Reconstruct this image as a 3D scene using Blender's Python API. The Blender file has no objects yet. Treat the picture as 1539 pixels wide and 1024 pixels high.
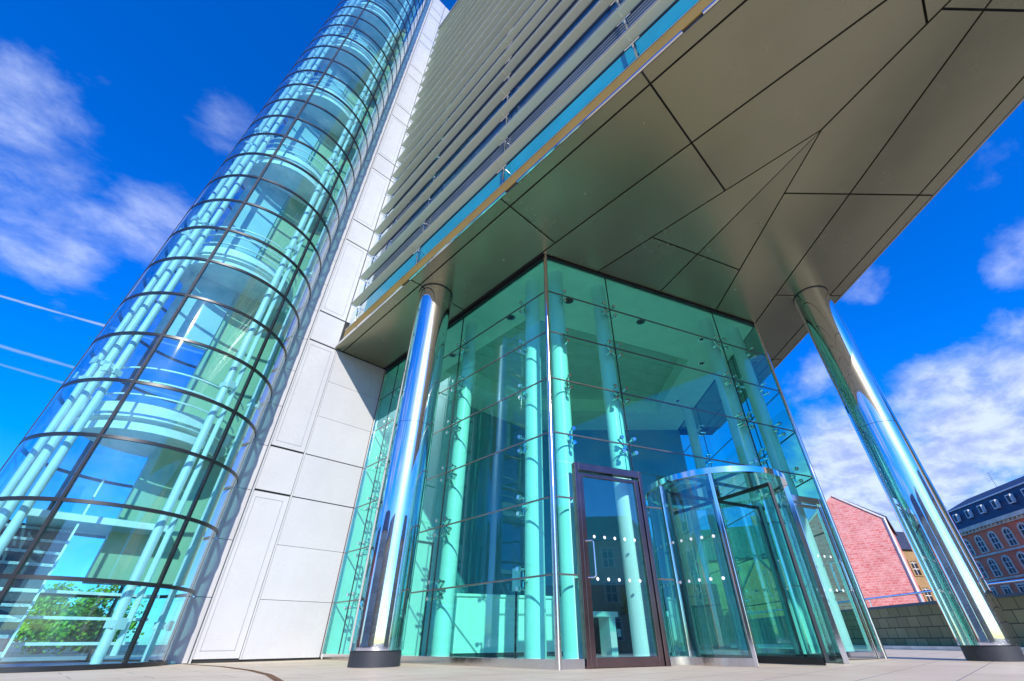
import bpy, bmesh, math, random
from math import sin, cos, pi, radians as R, sqrt, atan2
from mathutils import Vector, Matrix

random.seed(7)
sc = bpy.context.scene
col = sc.collection

# ------------------------------------------------------------------ camera
CAM_H = 0.28
pitch, roll, yaw = R(35.07), R(0.485), R(44.25)
fw = Vector((cos(yaw) * cos(pitch), sin(yaw) * cos(pitch), sin(pitch)))
rt = Vector((sin(yaw), -cos(yaw), 0))
up = rt.cross(fw)
cr = rt * cos(roll) - up * sin(roll)
cu = rt * sin(roll) + up * cos(roll)
cd = bpy.data.cameras.new('camera')
cam = bpy.data.objects.new('camera', cd)
col.objects.link(cam)
cam.matrix_world = Matrix(((cr.x, cu.x, -fw.x, 0), (cr.y, cu.y, -fw.y, 0), (cr.z, cu.z, -fw.z, CAM_H), (0, 0, 0, 1)))
cd.sensor_fit = 'HORIZONTAL'
cd.sensor_width = 36
cd.lens = 634.63 / 1539 * 36
cd.shift_x = -(801.2 - 769.5) / 1539
cd.shift_y = (518.8 - 512) / 1539
cd.clip_start = 0.02
cd.clip_end = 3000
sc.camera = cam

# ------------------------------------------------------------------ render look
sc.view_settings.view_transform = 'Standard'
sc.view_settings.look = 'None'
sc.view_settings.exposure = 0.22
sc.view_settings.gamma = 1
sc.cycles.transparent_max_bounces = 40
sc.cycles.max_bounces = 14
sc.cycles.glossy_bounces = 6
sc.cycles.diffuse_bounces = 8
sc.cycles.sample_clamp_indirect = 6
sc.cycles.caustics_reflective = False
sc.cycles.use_denoising = True

# ------------------------------------------------------------------ sun and sky
SUN = Vector((-0.95, -1.6, 1.0)).normalized()
SUN_EL = math.asin(SUN.z)
sl = bpy.data.lights.new('sun', 'SUN')
sl.energy = 4.5
sl.angle = R(0.5)
sl.color = (1.0, 0.91, 0.77)
so = bpy.data.objects.new('sun', sl)
col.objects.link(so)
so.rotation_euler = SUN.to_track_quat('Z', 'Y').to_euler()

world = bpy.data.worlds.new('World')
sc.world = world
world.use_nodes = True
nt = world.node_tree
nt.nodes.clear()


class NG:
    """small helper to write node trees"""
    def __init__(s, tree):
        s.t = tree

    def n(s, typ, **kw):
        nd = s.t.nodes.new(typ)
        for k, v in kw.items():
            setattr(nd, k, v)
        return nd

    def put(s, sock, v):
        if hasattr(v, 'is_output') or isinstance(v, bpy.types.NodeSocket):
            s.t.links.new(v, sock)
        else:
            sock.default_value = v

    def m(s, op, a, b=None, c=None, clamp=False):
        nd = s.n('ShaderNodeMath', operation=op, use_clamp=clamp)
        s.put(nd.inputs[0], a)
        if b is not None:
            s.put(nd.inputs[1], b)
        if c is not None:
            s.put(nd.inputs[2], c)
        return nd.outputs[0]

    def v(s, op, a, b=None):
        nd = s.n('ShaderNodeVectorMath', operation=op)
        s.put(nd.inputs[0], a)
        if b is not None:
            s.put(nd.inputs[1], b)
        return nd.outputs['Value'] if op in ('DOT_PRODUCT', 'LENGTH', 'DISTANCE') else nd.outputs[0]

    def noise(s, vec, scale, detail=4, rough=0.55, dist=0.0):
        nd = s.n('ShaderNodeTexNoise')
        s.put(nd.inputs['Vector'], vec)
        nd.inputs['Scale'].default_value = scale
        nd.inputs['Detail'].default_value = detail
        nd.inputs['Roughness'].default_value = rough
        nd.inputs['Distortion'].default_value = dist
        return nd.outputs['Fac']

    def ss(s, x, lo, hi):
        nd = s.n('ShaderNodeMapRange', interpolation_type='SMOOTHSTEP')
        s.put(nd.inputs['Value'], x)
        nd.inputs['From Min'].default_value = lo
        nd.inputs['From Max'].default_value = hi
        return nd.outputs[0]

    def mix(s, f, a, b, blend='MIX'):
        nd = s.n('ShaderNodeMix', data_type='RGBA', blend_type=blend)
        s.put(nd.inputs[0], f)
        s.put(nd.inputs[6], a)
        s.put(nd.inputs[7], b)
        return nd.outputs[2]


def skydir(az, tel):
    a = R(az)
    return Vector((cos(a), sin(a), tel)).normalized()


def build_world():
    g = NG(nt)
    sky = g.n('ShaderNodeTexSky', sky_type='NISHITA')
    sky.sun_disc = False
    sky.sun_elevation = SUN_EL
    sky.sun_rotation = atan2(SUN.x, SUN.y)
    sky.air_density = 1.0
    sky.dust_density = 0.3
    sky.ozone_density = 3.0
    hsv = g.n('ShaderNodeHueSaturation')
    hsv.inputs['Saturation'].default_value = 1.55
    hsv.inputs['Value'].default_value = 1.1
    nt.links.new(sky.outputs[0], hsv.inputs['Color'])
    base = g.mix(1.0, hsv.outputs[0], (0.62, 1.12, 1.9, 1), 'MULTIPLY')
    tc = g.n('ShaderNodeTexCoord')
    d = g.v('NORMALIZE', tc.outputs['Generated'])
    sep = g.n('ShaderNodeSeparateXYZ')
    nt.links.new(d, sep.inputs[0])
    z = g.m('MAXIMUM', sep.outputs[2], 0.0)
    den = g.m('ADD', z, 0.22)
    cmb = g.n('ShaderNodeCombineXYZ')
    nt.links.new(g.m('DIVIDE', sep.outputs[0], den), cmb.inputs[0])
    nt.links.new(g.m('DIVIDE', sep.outputs[1], den), cmb.inputs[1])
    p = cmb.outputs[0]
    mpw = g.n('ShaderNodeMapping')
    mpw.inputs['Rotation'].default_value = (0, 0, R(35))
    mpw.inputs['Scale'].default_value = (0.88, 1.12, 1.0)
    nt.links.new(p, mpw.inputs[0])
    p = mpw.outputs[0]
    n1 = g.noise(p, 3.0, 10, 0.60, 0.35)
    n2 = g.noise(p, 8.0, 8, 0.62, 0.25)
    tex = g.m('ADD', g.m('MULTIPLY', n1, 0.75), g.m('MULTIPLY', n2, 0.25))
    # broad cloud fields: direction, angular radius (cosine falloff), weight
    fields = [((109.2, 0.73), 0.15, 0.19), ((103.5, 0.60), 0.13, 0.26), ((98.5, 1.17), 0.09, 0.22), ((97.6, 0.74), 0.12, 0.28),
              ((112, 0.62), 0.12, 0.22), ((99.4, 0.48), 0.05, 0.18), ((6.3, 0.25), 0.17, 0.60), ((-3.9, 0.29), 0.14, 0.58), ((-10, 0.31), 0.14, 0.48),
              ((0.6, 0.22), 0.16, 0.5), ((13, 0.2), 0.14, 0.4), ((-17, 0.76), 0.07, 0.2), ((-14.5, 0.55), 0.07, 0.22), ((-2, 0.62), 0.055, 0.2), ((7.5, 0.47), 0.09, 0.2),
              ((-150, 0.35), 0.5, 0.20), ((170, 0.3), 0.45, 0.22), ((-60, 0.3), 0.45, 0.16), ((45, .3), .3, .2)]
    acc = None
    for (a, t), rad, w in fields:
        dd = g.v('DISTANCE', d, tuple(skydir(a, t)))
        f = g.m('MULTIPLY', g.ss(dd, rad * 1.25, rad * 0.1), w)
        acc = f if acc is None else g.m('MAXIMUM', acc, f)
    dens = g.m('ADD', tex, acc)
    dens = g.m('MULTIPLY', g.ss(dens, 0.60, 1.02), 1.0)
    thick = g.ss(dens, 0.35, 1.0)
    shade = g.ss(n2, 0.32, 0.66)
    cc = g.mix(g.m('MULTIPLY', shade, 0.9), (2.9, 3.6, 6.2, 1), (5.6, 6.4, 8.4, 1))
    res = g.mix(g.m('MULTIPLY', g.m('POWER', dens, 0.8), 0.92), base, cc)
    # condensation trails: great circle bands between two directions
    for (a0, t0), (a1, t1), w, op in (((103.67, 0.4631), (96.02, 0.483), 0.0024, 0.5), ((101.46, 0.3874), (96.02, 0.3916), 0.0034, 0.3), ((100.66, 0.3599), (96.19, 0.3612), 0.003, 0.22)):
        A, B = skydir(a0, t0), skydir(a1, t1)
        nrm = A.cross(B).normalized()
        dist = g.m('ABSOLUTE', g.v('DOT_PRODUCT', d, tuple(nrm)))
        dist = g.m('ADD', dist, g.m('MULTIPLY', g.m('SUBTRACT', n2, 0.5), 0.006))
        band = g.ss(dist, w, 0.0)
        mid = (A + B).normalized()
        lng = g.ss(g.v('DISTANCE', d, tuple(mid)), 0.35, 0.08)
        res = g.mix(g.m('MULTIPLY', g.m('MULTIPLY', band, lng), op), res, (5.0, 5.7, 8.0, 1))
    bg = g.n('ShaderNodeBackground')
    bg.inputs['Strength'].default_value = 0.13
    nt.links.new(res, bg.inputs['Color'])
    out = g.n('ShaderNodeOutputWorld')
    nt.links.new(bg.outputs[0], out.inputs['Surface'])


build_world()

# ------------------------------------------------------------------ materials
MATS = {}


def newmat(name):
    m = bpy.data.materials.new(name)
    m.use_nodes = True
    m.node_tree.nodes.clear()
    MATS[name] = m
    return m, NG(m.node_tree)


def pbr(name, colr, rough=0.5, metal=0.0, var=0.12, vscale=3.0, rvar=0.1, rscale=6.0, bump=0.0, bscale=30.0, spec=0.5, coat=0.0, stretch=None, seed=0.0, ovar=0.0, stain=0.0):
    m, g = newmat(name)
    tc = g.n('ShaderNodeTexCoord')
    vec = tc.outputs['Object']
    mp = g.n('ShaderNodeMapping')
    mp.inputs['Location'].default_value = (seed, seed * 1.7, seed * .3)
    if stretch:
        mp.inputs['Scale'].default_value = stretch
    m.node_tree.links.new(vec, mp.inputs[0])
    vec = mp.outputs[0]
    n1 = g.noise(vec, vscale, 5, 0.6)
    lo = tuple(c * (1 - var) for c in colr) + (1,)
    hi = tuple(min(1, c * (1 + var)) for c in colr) + (1,)
    c = g.mix(g.ss(n1, 0.3, 0.7), lo, hi)
    if ovar:
        oi = g.n('ShaderNodeObjectInfo')
        k = g.m('ADD', 1 - ovar, g.m('MULTIPLY', oi.outputs['Random'], 2 * ovar))
        cb = g.n('ShaderNodeCombineColor')
        for q in range(3):
            g.put(cb.inputs[q], k)
        c = g.mix(1.0, c, cb.outputs[0], 'MULTIPLY')
    if stain:
        mp2 = g.n('ShaderNodeMapping')
        mp2.inputs['Scale'].default_value = (2.5, 2.5, 0.22)
        m.node_tree.links.new(tc.outputs['Object'], mp2.inputs[0])
        st = g.m('MULTIPLY', g.ss(g.noise(mp2.outputs[0], 2.0, 6, 0.6), 0.52, 0.8), stain)
        c = g.mix(st, c, tuple(x * 0.6 for x in colr) + (1,))
    b = g.n('ShaderNodeBsdfPrincipled')
    g.put(b.inputs['Base Color'], c)
    b.inputs['Metallic'].default_value = metal
    b.inputs['Specular IOR Level'].default_value = spec
    b.inputs['Coat Weight'].default_value = coat
    n2 = g.noise(vec, rscale, 4, 0.6)
    g.put(b.inputs['Roughness'], g.m('ADD', rough - rvar / 2, g.m('MULTIPLY', n2, rvar), clamp=True))
    if bump:
        bp = g.n('ShaderNodeBump')
        bp.inputs['Strength'].default_value = bump
        bp.inputs['Distance'].default_value = 0.01
        g.put(bp.inputs['Height'], g.noise(vec, bscale, 4, 0.6))
        m.node_tree.links.new(bp.outputs[0], b.inputs['Normal'])
    o = g.n('ShaderNodeOutputMaterial')
    m.node_tree.links.new(b.outputs[0], o.inputs[0])
    return m


def glass(name, tint, refl=1.0, rtint=(1, 1, 1), rough=0.0, ior=1.52, dirt=0.03, wave=0.0):
    """thin architectural glass: clear tinted body plus Fresnel mirror"""
    m, g = newmat(name)
    tr = g.n('ShaderNodeBsdfTransparent')
    tr.inputs[0].default_value = tuple(tint) + (1,)
    gl = g.n('ShaderNodeBsdfGlossy')
    gl.inputs['Color'].default_value = tuple(rtint) + (1,)
    gl.inputs['Roughness'].default_value = rough
    fr = g.n('ShaderNodeFresnel')
    fr.inputs['IOR'].default_value = ior
    tc = g.n('ShaderNodeTexCoord')
    oi = g.n('ShaderNodeObjectInfo')
    wn = g.n('ShaderNodeTexWhiteNoise', noise_dimensions='1D')
    m.node_tree.links.new(oi.outputs['Random'], wn.inputs['W'])
    geo = g.n('ShaderNodeNewGeometry')
    tilt = g.v('MULTIPLY', g.v('SUBTRACT', wn.outputs['Color'], (0.5, 0.5, 0.5)), (0.022, 0.022, 0.022))
    nrm = g.v('NORMALIZE', g.v('ADD', geo.outputs['Normal'], tilt))
    if not wave:
        m.node_tree.links.new(nrm, gl.inputs['Normal'])
    if wave:
        bp = g.n('ShaderNodeBump')
        m.node_tree.links.new(nrm, bp.inputs['Normal'])
        bp.inputs['Strength'].default_value = wave
        bp.inputs['Distance'].default_value = 0.02
        g.put(bp.inputs['Height'], g.noise(tc.outputs['Object'], 1.3, 2, 0.4))
        m.node_tree.links.new(bp.outputs[0], gl.inputs['Normal'])
    # on the inner face the ray has already lost its reflection outside
    f = g.m('MULTIPLY', fr.outputs[0], refl, clamp=True)
    f = g.m('MULTIPLY', f, g.m('SUBTRACT', 1.0, geo.outputs['Backfacing']))
    mx = g.n('ShaderNodeMixShader')
    g.put(mx.inputs[0], f)
    m.node_tree.links.new(tr.outputs[0], mx.inputs[1])
    m.node_tree.links.new(gl.outputs[0], mx.inputs[2])
    last = mx.outputs[0]
    if dirt:
        df = g.n('ShaderNodeBsdfDiffuse')
        df.inputs[0].default_value = (0.75, 0.82, 0.82, 1)
        m2 = g.n('ShaderNodeMixShader')
        n = g.noise(tc.outputs['Object'], 2.2, 5, 0.65)
        g.put(m2.inputs[0], g.m('MULTIPLY', g.ss(n, 0.3, 0.8), dirt))
        m.node_tree.links.new(last, m2.inputs[1])
        m.node_tree.links.new(df.outputs[0], m2.inputs[2])
        last = m2.outputs[0]
    o = g.n('ShaderNodeOutputMaterial')
    m.node_tree.links.new(last, o.inputs[0])
    return m


def steel(name, colr, rough, scratch=0.1, stretch=(1, 1, .15), haze=0.0):
    m, g = newmat(name)
    tc = g.n('ShaderNodeTexCoord')
    b = g.n('ShaderNodeBsdfPrincipled')
    b.inputs['Base Color'].default_value = tuple(colr) + (1,)
    b.inputs['Metallic'].default_value = 1
    mp = g.n('ShaderNodeMapping')
    mp.inputs['Scale'].default_value = stretch
    m.node_tree.links.new(tc.outputs['Object'], mp.inputs[0])
    n = g.noise(mp.outputs[0], 9, 6, 0.7)
    sp = g.noise(tc.outputs['Object'], 55, 3, 0.6)
    sep = g.n('ShaderNodeSeparateXYZ')
    m.node_tree.links.new(tc.outputs['Object'], sep.inputs[0])
    low = g.ss(sep.outputs[2], 2.6, 0.2)           # scuffs where people and cleaning reach
    spot = g.m('MULTIPLY', g.ss(sp, 0.62, 0.72), g.m('MULTIPLY', low, 0.28))
    g.put(b.inputs['Roughness'], g.m('ADD', g.m('ADD', rough, g.m('MULTIPLY', g.ss(n, 0.45, 0.8), scratch)), spot, clamp=True))
    bp = g.n('ShaderNodeBump')
    bp.inputs['Strength'].default_value = 0.10
    bp.inputs['Distance'].default_value = 0.02
    g.put(bp.inputs['Height'], g.noise(mp.outputs[0], 2.2, 2, 0.5))
    m.node_tree.links.new(bp.outputs[0], b.inputs['Normal'])
    o = g.n('ShaderNodeOutputMaterial')
    last = b.outputs[0]
    if haze:
        h = g.n('ShaderNodeBsdfGlossy')
        h.inputs['Color'].default_value = tuple(colr) + (1,)
        h.inputs['Roughness'].default_value = 0.34
        mx = g.n('ShaderNodeMixShader')
        mx.inputs[0].default_value = haze
        m.node_tree.links.new(last, mx.inputs[1])
        m.node_tree.links.new(h.outputs[0], mx.inputs[2])
        last = mx.outputs[0]
    m.node_tree.links.new(last, o.inputs[0])
    return m


def brick(name, c1, c2, mortar, scale, rot=0.0, squash=(1, 1, 1), msize=0.015, rough=0.85, bw=0.5, rh=0.25, patch=0.0):
    m, g = newmat(name)
    tc = g.n('ShaderNodeTexCoord')
    # wall coordinates: run along the wall (rotated about z), height
    mp = g.n('ShaderNodeMapping')
    mp.inputs['Rotation'].default_value = (0, 0, -rot)
    m.node_tree.links.new(tc.outputs['Object'], mp.inputs[0])
    sep = g.n('ShaderNodeSeparateXYZ')
    m.node_tree.links.new(mp.outputs[0], sep.inputs[0])
    cb = g.n('ShaderNodeCombineXYZ')
    m.node_tree.links.new(sep.outputs[0], cb.inputs[0])
    m.node_tree.links.new(sep.outputs[2], cb.inputs[1])
    b = g.n('ShaderNodeTexBrick')
    m.node_tree.links.new(cb.outputs[0], b.inputs['Vector'])
    b.inputs['Color1'].default_value = tuple(c1) + (1,)
    b.inputs['Color2'].default_value = tuple(c2) + (1,)
    b.inputs['Mortar'].default_value = tuple(mortar) + (1,)
    b.inputs['Scale'].default_value = scale
    b.inputs['Mortar Size'].default_value = msize
    b.inputs['Brick Width'].default_value = bw
    b.inputs['Row Height'].default_value = rh
    n = g.noise(tc.outputs['Object'], 0.7, 6, 0.65)
    n2 = g.noise(cb.outputs[0], 2.5, 5, 0.7)
    c = g.mix(g.m('MULTIPLY', g.ss(n, 0.35, 0.7), 0.35), b.outputs['Color'], tuple(x * 0.6 for x in c1) + (1,))
    if patch:
        c = g.mix(g.m('MULTIPLY', g.ss(n2, 0.5, 0.62), patch), c, tuple(min(1, x * 1.35) for x in c2) + (1,))
    pb = g.n('ShaderNodeBsdfPrincipled')
    g.put(pb.inputs['Base Color'], c)
    pb.inputs['Roughness'].default_value = rough
    bp = g.n('ShaderNodeBump')
    bp.inputs['Strength'].default_value = 0.4
    bp.inputs['Distance'].default_value = 0.02
    g.put(bp.inputs['Height'], g.m('SUBTRACT', 1.0, b.outputs['Fac']))
    m.node_tree.links.new(bp.outputs[0], pb.inputs['Normal'])
    o = g.n('ShaderNodeOutputMaterial')
    m.node_tree.links.new(pb.outputs[0], o.inputs[0])
    return m


M_white = pbr('white_panel', (0.55, 0.56, 0.585), 0.28, 0, 0.03, 1.2, 0.12, 2.0, spec=0.5, ovar=0.035, stain=0.05)
M_joint = pbr('dark_joint', (0.02, 0.022, 0.025), 0.6)
M_soffit = pbr('soffit_metal', (0.26, 0.255, 0.165), 0.26, 0.65, 0.05, 0.6, 0.10, 1.2, bump=0.012, bscale=0.5, ovar=0.06, stain=0.1)
M_fascia = pbr('champagne_metal', (0.26, 0.175, 0.04), 0.5, 0.0, 0.08, 1.5, 0.1, spec=0.2)
M_louvre = pbr('louvre_metal', (0.82, 0.84, 0.62), 0.42, 0.15, 0.07, 1.0, 0.1, stretch=(1, .2, 1))
M_nose = pbr('louvre_edge', (0.75, 0.75, 0.72), 0.3, 0.8)
M_endglass = pbr('end_glass', (0.55, 0.68, 0.72), 0.06, 0, 0.1, 0.9, 0.02, spec=0.9)  # pale base colour stands in for the white wall mirrored in the panes
M_fglass = pbr('facade_glass', (0.008, 0.045, 0.12), 0.05, 0, 0.2, 0.8, 0.04, spec=1.0)
M_spandrel = pbr('spandrel_glass', (0.01, 0.27, 0.40), 0.3, 0, 0.10, 0.9, 0.04, spec=0.25)
M_grille = pbr('grille_metal', (0.17, 0.22, 0.28), 0.45, 0.4)
M_roofm = pbr('roof_metal', (0.33, 0.34, 0.30), 0.45, 0.4)
M_dark = pbr('dark_frame', (0.025, 0.030, 0.036), 0.35, 0.3)
M_seal = pbr('seal_metal', (0.16, 0.15, 0.14), 0.3, 0.6)
M_rubber = pbr('rubber_collar', (0.03, 0.035, 0.045), 0.6)
M_steel = steel('polished_steel', (0.82, 0.81, 0.79), 0.02, 0.05, haze=0.09)
M_steel2 = steel('brushed_steel', (0.72, 0.70, 0.68), 0.16, 0.12, (1, 1, .4))
M_chrome = steel('chrome', (0.75, 0.77, 0.79), 0.08, 0.05)
M_doorsteel = pbr('door_steel', (0.16, 0.11, 0.115), 0.16, 0.85, 0.15, 3, 0.1)
M_lglass = glass('lobby_glass', (0.64, 0.98, 0.915), 1.45, (0.42, 0.84, 1.0), 0.0, 1.55, 0.004, 0.02)
M_dglass = glass('door_glass', (0.76, 0.97, 0.95), 3.0, (0.85, 0.97, 1.0), 0.0, 1.55, 0.004, 0.02)
M_tglass = glass('tower_glass', (0.72, 0.935, 0.955), 1.9, (0.88, 0.97, 1.0), 0.028, 1.5, 0.035, 0.01)
M_tube = pbr('painted_tube', (0.84, 0.88, 0.90), 0.35, 0, 0.04, 2.0)
M_core = pbr('olive_core', (0.42, 0.55, 0.37), 0.6, 0, 0.12, 0.8, stretch=(1, 1, .2))
M_core2 = pbr('pale_core', (0.45, 0.62, 0.66), 0.5, 0, 0.08, 0.8)
M_landing = pbr('landing_white', (0.90, 0.91, 0.90), 0.45)
M_granite = pbr('grey_granite', (0.34, 0.38, 0.44), 0.55, 0, 0.35, 60, 0.1, bump=0.1)
M_inwall = pbr('lobby_wall_shaded', (0.13, 0.30, 0.36), 0.45, 0, 0.05)  # shade on the unlit lobby back walls, put into the colour
M_riser = pbr('stair_riser', (0.05, 0.075, 0.12), 0.6, 0, 0.3, 40)
M_tread = pbr('stair_tread', (0.50, 0.54, 0.60), 0.5, 0, 0.3, 50)
M_interior = pbr('lobby_wall', (0.80, 0.82, 0.82), 0.6, 0, 0.04)
M_ceiling = pbr('lobby_ceiling', (0.84, 0.93, 0.80), 0.6, 0, 0.04)
M_coffer = pbr('ceiling_coffer', (0.56, 0.66, 0.56), 0.45, 0, 0.06)
M_lfloor = pbr('lobby_floor', (0.70, 0.70, 0.67), 0.25, 0, 0.12, 4)
M_darkwall = pbr('dark_panelling', (0.05, 0.06, 0.08), 0.4)
M_desk = pbr('desk_white', (0.82, 0.84, 0.84), 0.35, 0, 0.02)
M_leaf = pbr('plant_leaf', (0.05, 0.11, 0.03), 0.5, 0, 0.4, 6)
M_treeleaf = pbr('tree_leaf', (0.27, 0.47, 0.015), 0.55, 0, 0.45, 1.2)
M_bark = pbr('tree_bark', (0.12, 0.09, 0.06), 0.9, 0, 0.3, 6, bump=0.5)
M_pot = pbr('pot_dark', (0.06, 0.065, 0.07), 0.4)
M_signw = pbr('sign_white', (0.80, 0.84, 0.84), 0.4)
M_yellow = pbr('notice_yellow', (0.75, 0.62, 0.03), 0.5)
M_dot = pbr('frosted_dot', (0.80, 0.88, 0.88), 0.7)
M_gable = brick('gable_brick', (0.84, 0.20, 0.17), (0.93, 0.38, 0.33), (0.93, 0.55, 0.50), 1.55, R(-79), bw=0.9, rh=0.40, msize=0.04, patch=0.5)
M_coping = pbr('stone_coping', (0.84, 0.80, 0.74), 0.7, 0, 0.12, 2)
M_redwall = pbr('red_render', (0.86, 0.20, 0.09), 0.8, 0, 0.18, 0.5)
M_sand = pbr('sandstone', (0.72, 0.62, 0.46), 0.8, 0, 0.2, 0.7, bump=0.3, bscale=4)
M_ochre = pbr('ochre_render', (0.66, 0.42, 0.16), 0.8, 0, 0.2, 0.5)
M_slate = brick('roof_slate', (0.035, 0.045, 0.075), (0.055, 0.065, 0.10), (0.02, 0.025, 0.04), 1.2, R(-88), bw=0.5, rh=0.3, rough=0.5)
M_slateg = pbr('green_slate', (0.10, 0.20, 0.15), 0.6, 0, 0.25, 2)
M_wframe = pbr('window_frame', (0.72, 0.70, 0.64), 0.5)
M_wpane = pbr('window_pane', (0.03, 0.04, 0.055), 0.35, 0, 0.2, 0.6, spec=0.15)
M_brown = pbr('brown_render', (0.34, 0.22, 0.10), 0.8, 0, 0.2, 0.5)
M_orange = brick('orange_brick', (0.80, 0.27, 0.07), (0.90, 0.36, 0.12), (0.75, 0.45, 0.25), 1.0, R(-70), bw=0.8, rh=0.35, msize=0.03, patch=0.4)
M_lineg = pbr('panel_groove', (0.33, 0.34, 0.40), 0.5)
M_stone = brick('block_wall', (0.25, 0.225, 0.10), (0.38, 0.34, 0.17), (0.09, 0.085, 0.045), 1.0, R(45.7), bw=0.44, rh=0.28, msize=0.014, rough=0.85)
M_rust = pbr('rusty_steel', (0.22, 0.10, 0.04), 0.8, 0.2, 0.4, 10)


def paving_mat():
    m, g = newmat('plaza_paving')
    tc = g.n('ShaderNodeTexCoord')
    b = g.n('ShaderNodeTexBrick')
    m.node_tree.links.new(tc.outputs['Object'], b.inputs['Vector'])
    b.offset = 0.5
    b.inputs['Color1'].default_value = (0.74, 0.60, 0.43, 1)
    b.inputs['Color2'].default_value = (0.80, 0.67, 0.49, 1)
    b.inputs['Mortar'].default_value = (0.25, 0.22, 0.19, 1)
    b.inputs['Scale'].default_value = 1.0
    b.inputs['Mortar Size'].default_value = 0.006
    b.inputs['Brick Width'].default_value = 1.2
    b.inputs['Row Height'].default_value = 0.6
    n = g.noise(tc.outputs['Object'], 1.3, 8, 0.65)
    n2 = g.noise(tc.outputs['Object'], 40, 4, 0.6)
    c = g.mix(g.m('MULTIPLY', g.ss(n, 0.42, 0.7), 0.5), b.outputs['Color'], (0.58, 0.45, 0.31, 1))
    c = g.mix(g.m('MULTIPLY', g.ss(n2, 0.45, 0.7), 0.25), c, (0.66, 0.62, 0.56, 1))
    pb = g.n('ShaderNodeBsdfPrincipled')
    g.put(pb.inputs['Base Color'], c)
    g.put(pb.inputs['Roughness'], g.m('ADD', 0.42, g.m('MULTIPLY', n, 0.35)))
    bp = g.n('ShaderNodeBump')
    bp.inputs['Strength'].default_value = 0.25
    bp.inputs['Distance'].default_value = 0.006
    g.put(bp.inputs['Height'], n2)
    m.node_tree.links.new(bp.outputs[0], pb.inputs['Normal'])
    o = g.n('ShaderNodeOutputMaterial')
    m.node_tree.links.new(pb.outputs[0], o.inputs[0])
    return m


M_pave = paving_mat()
M_ground = pbr('far_ground', (0.16, 0.16, 0.15), 0.9, 0, 0.25, 0.2)


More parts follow.
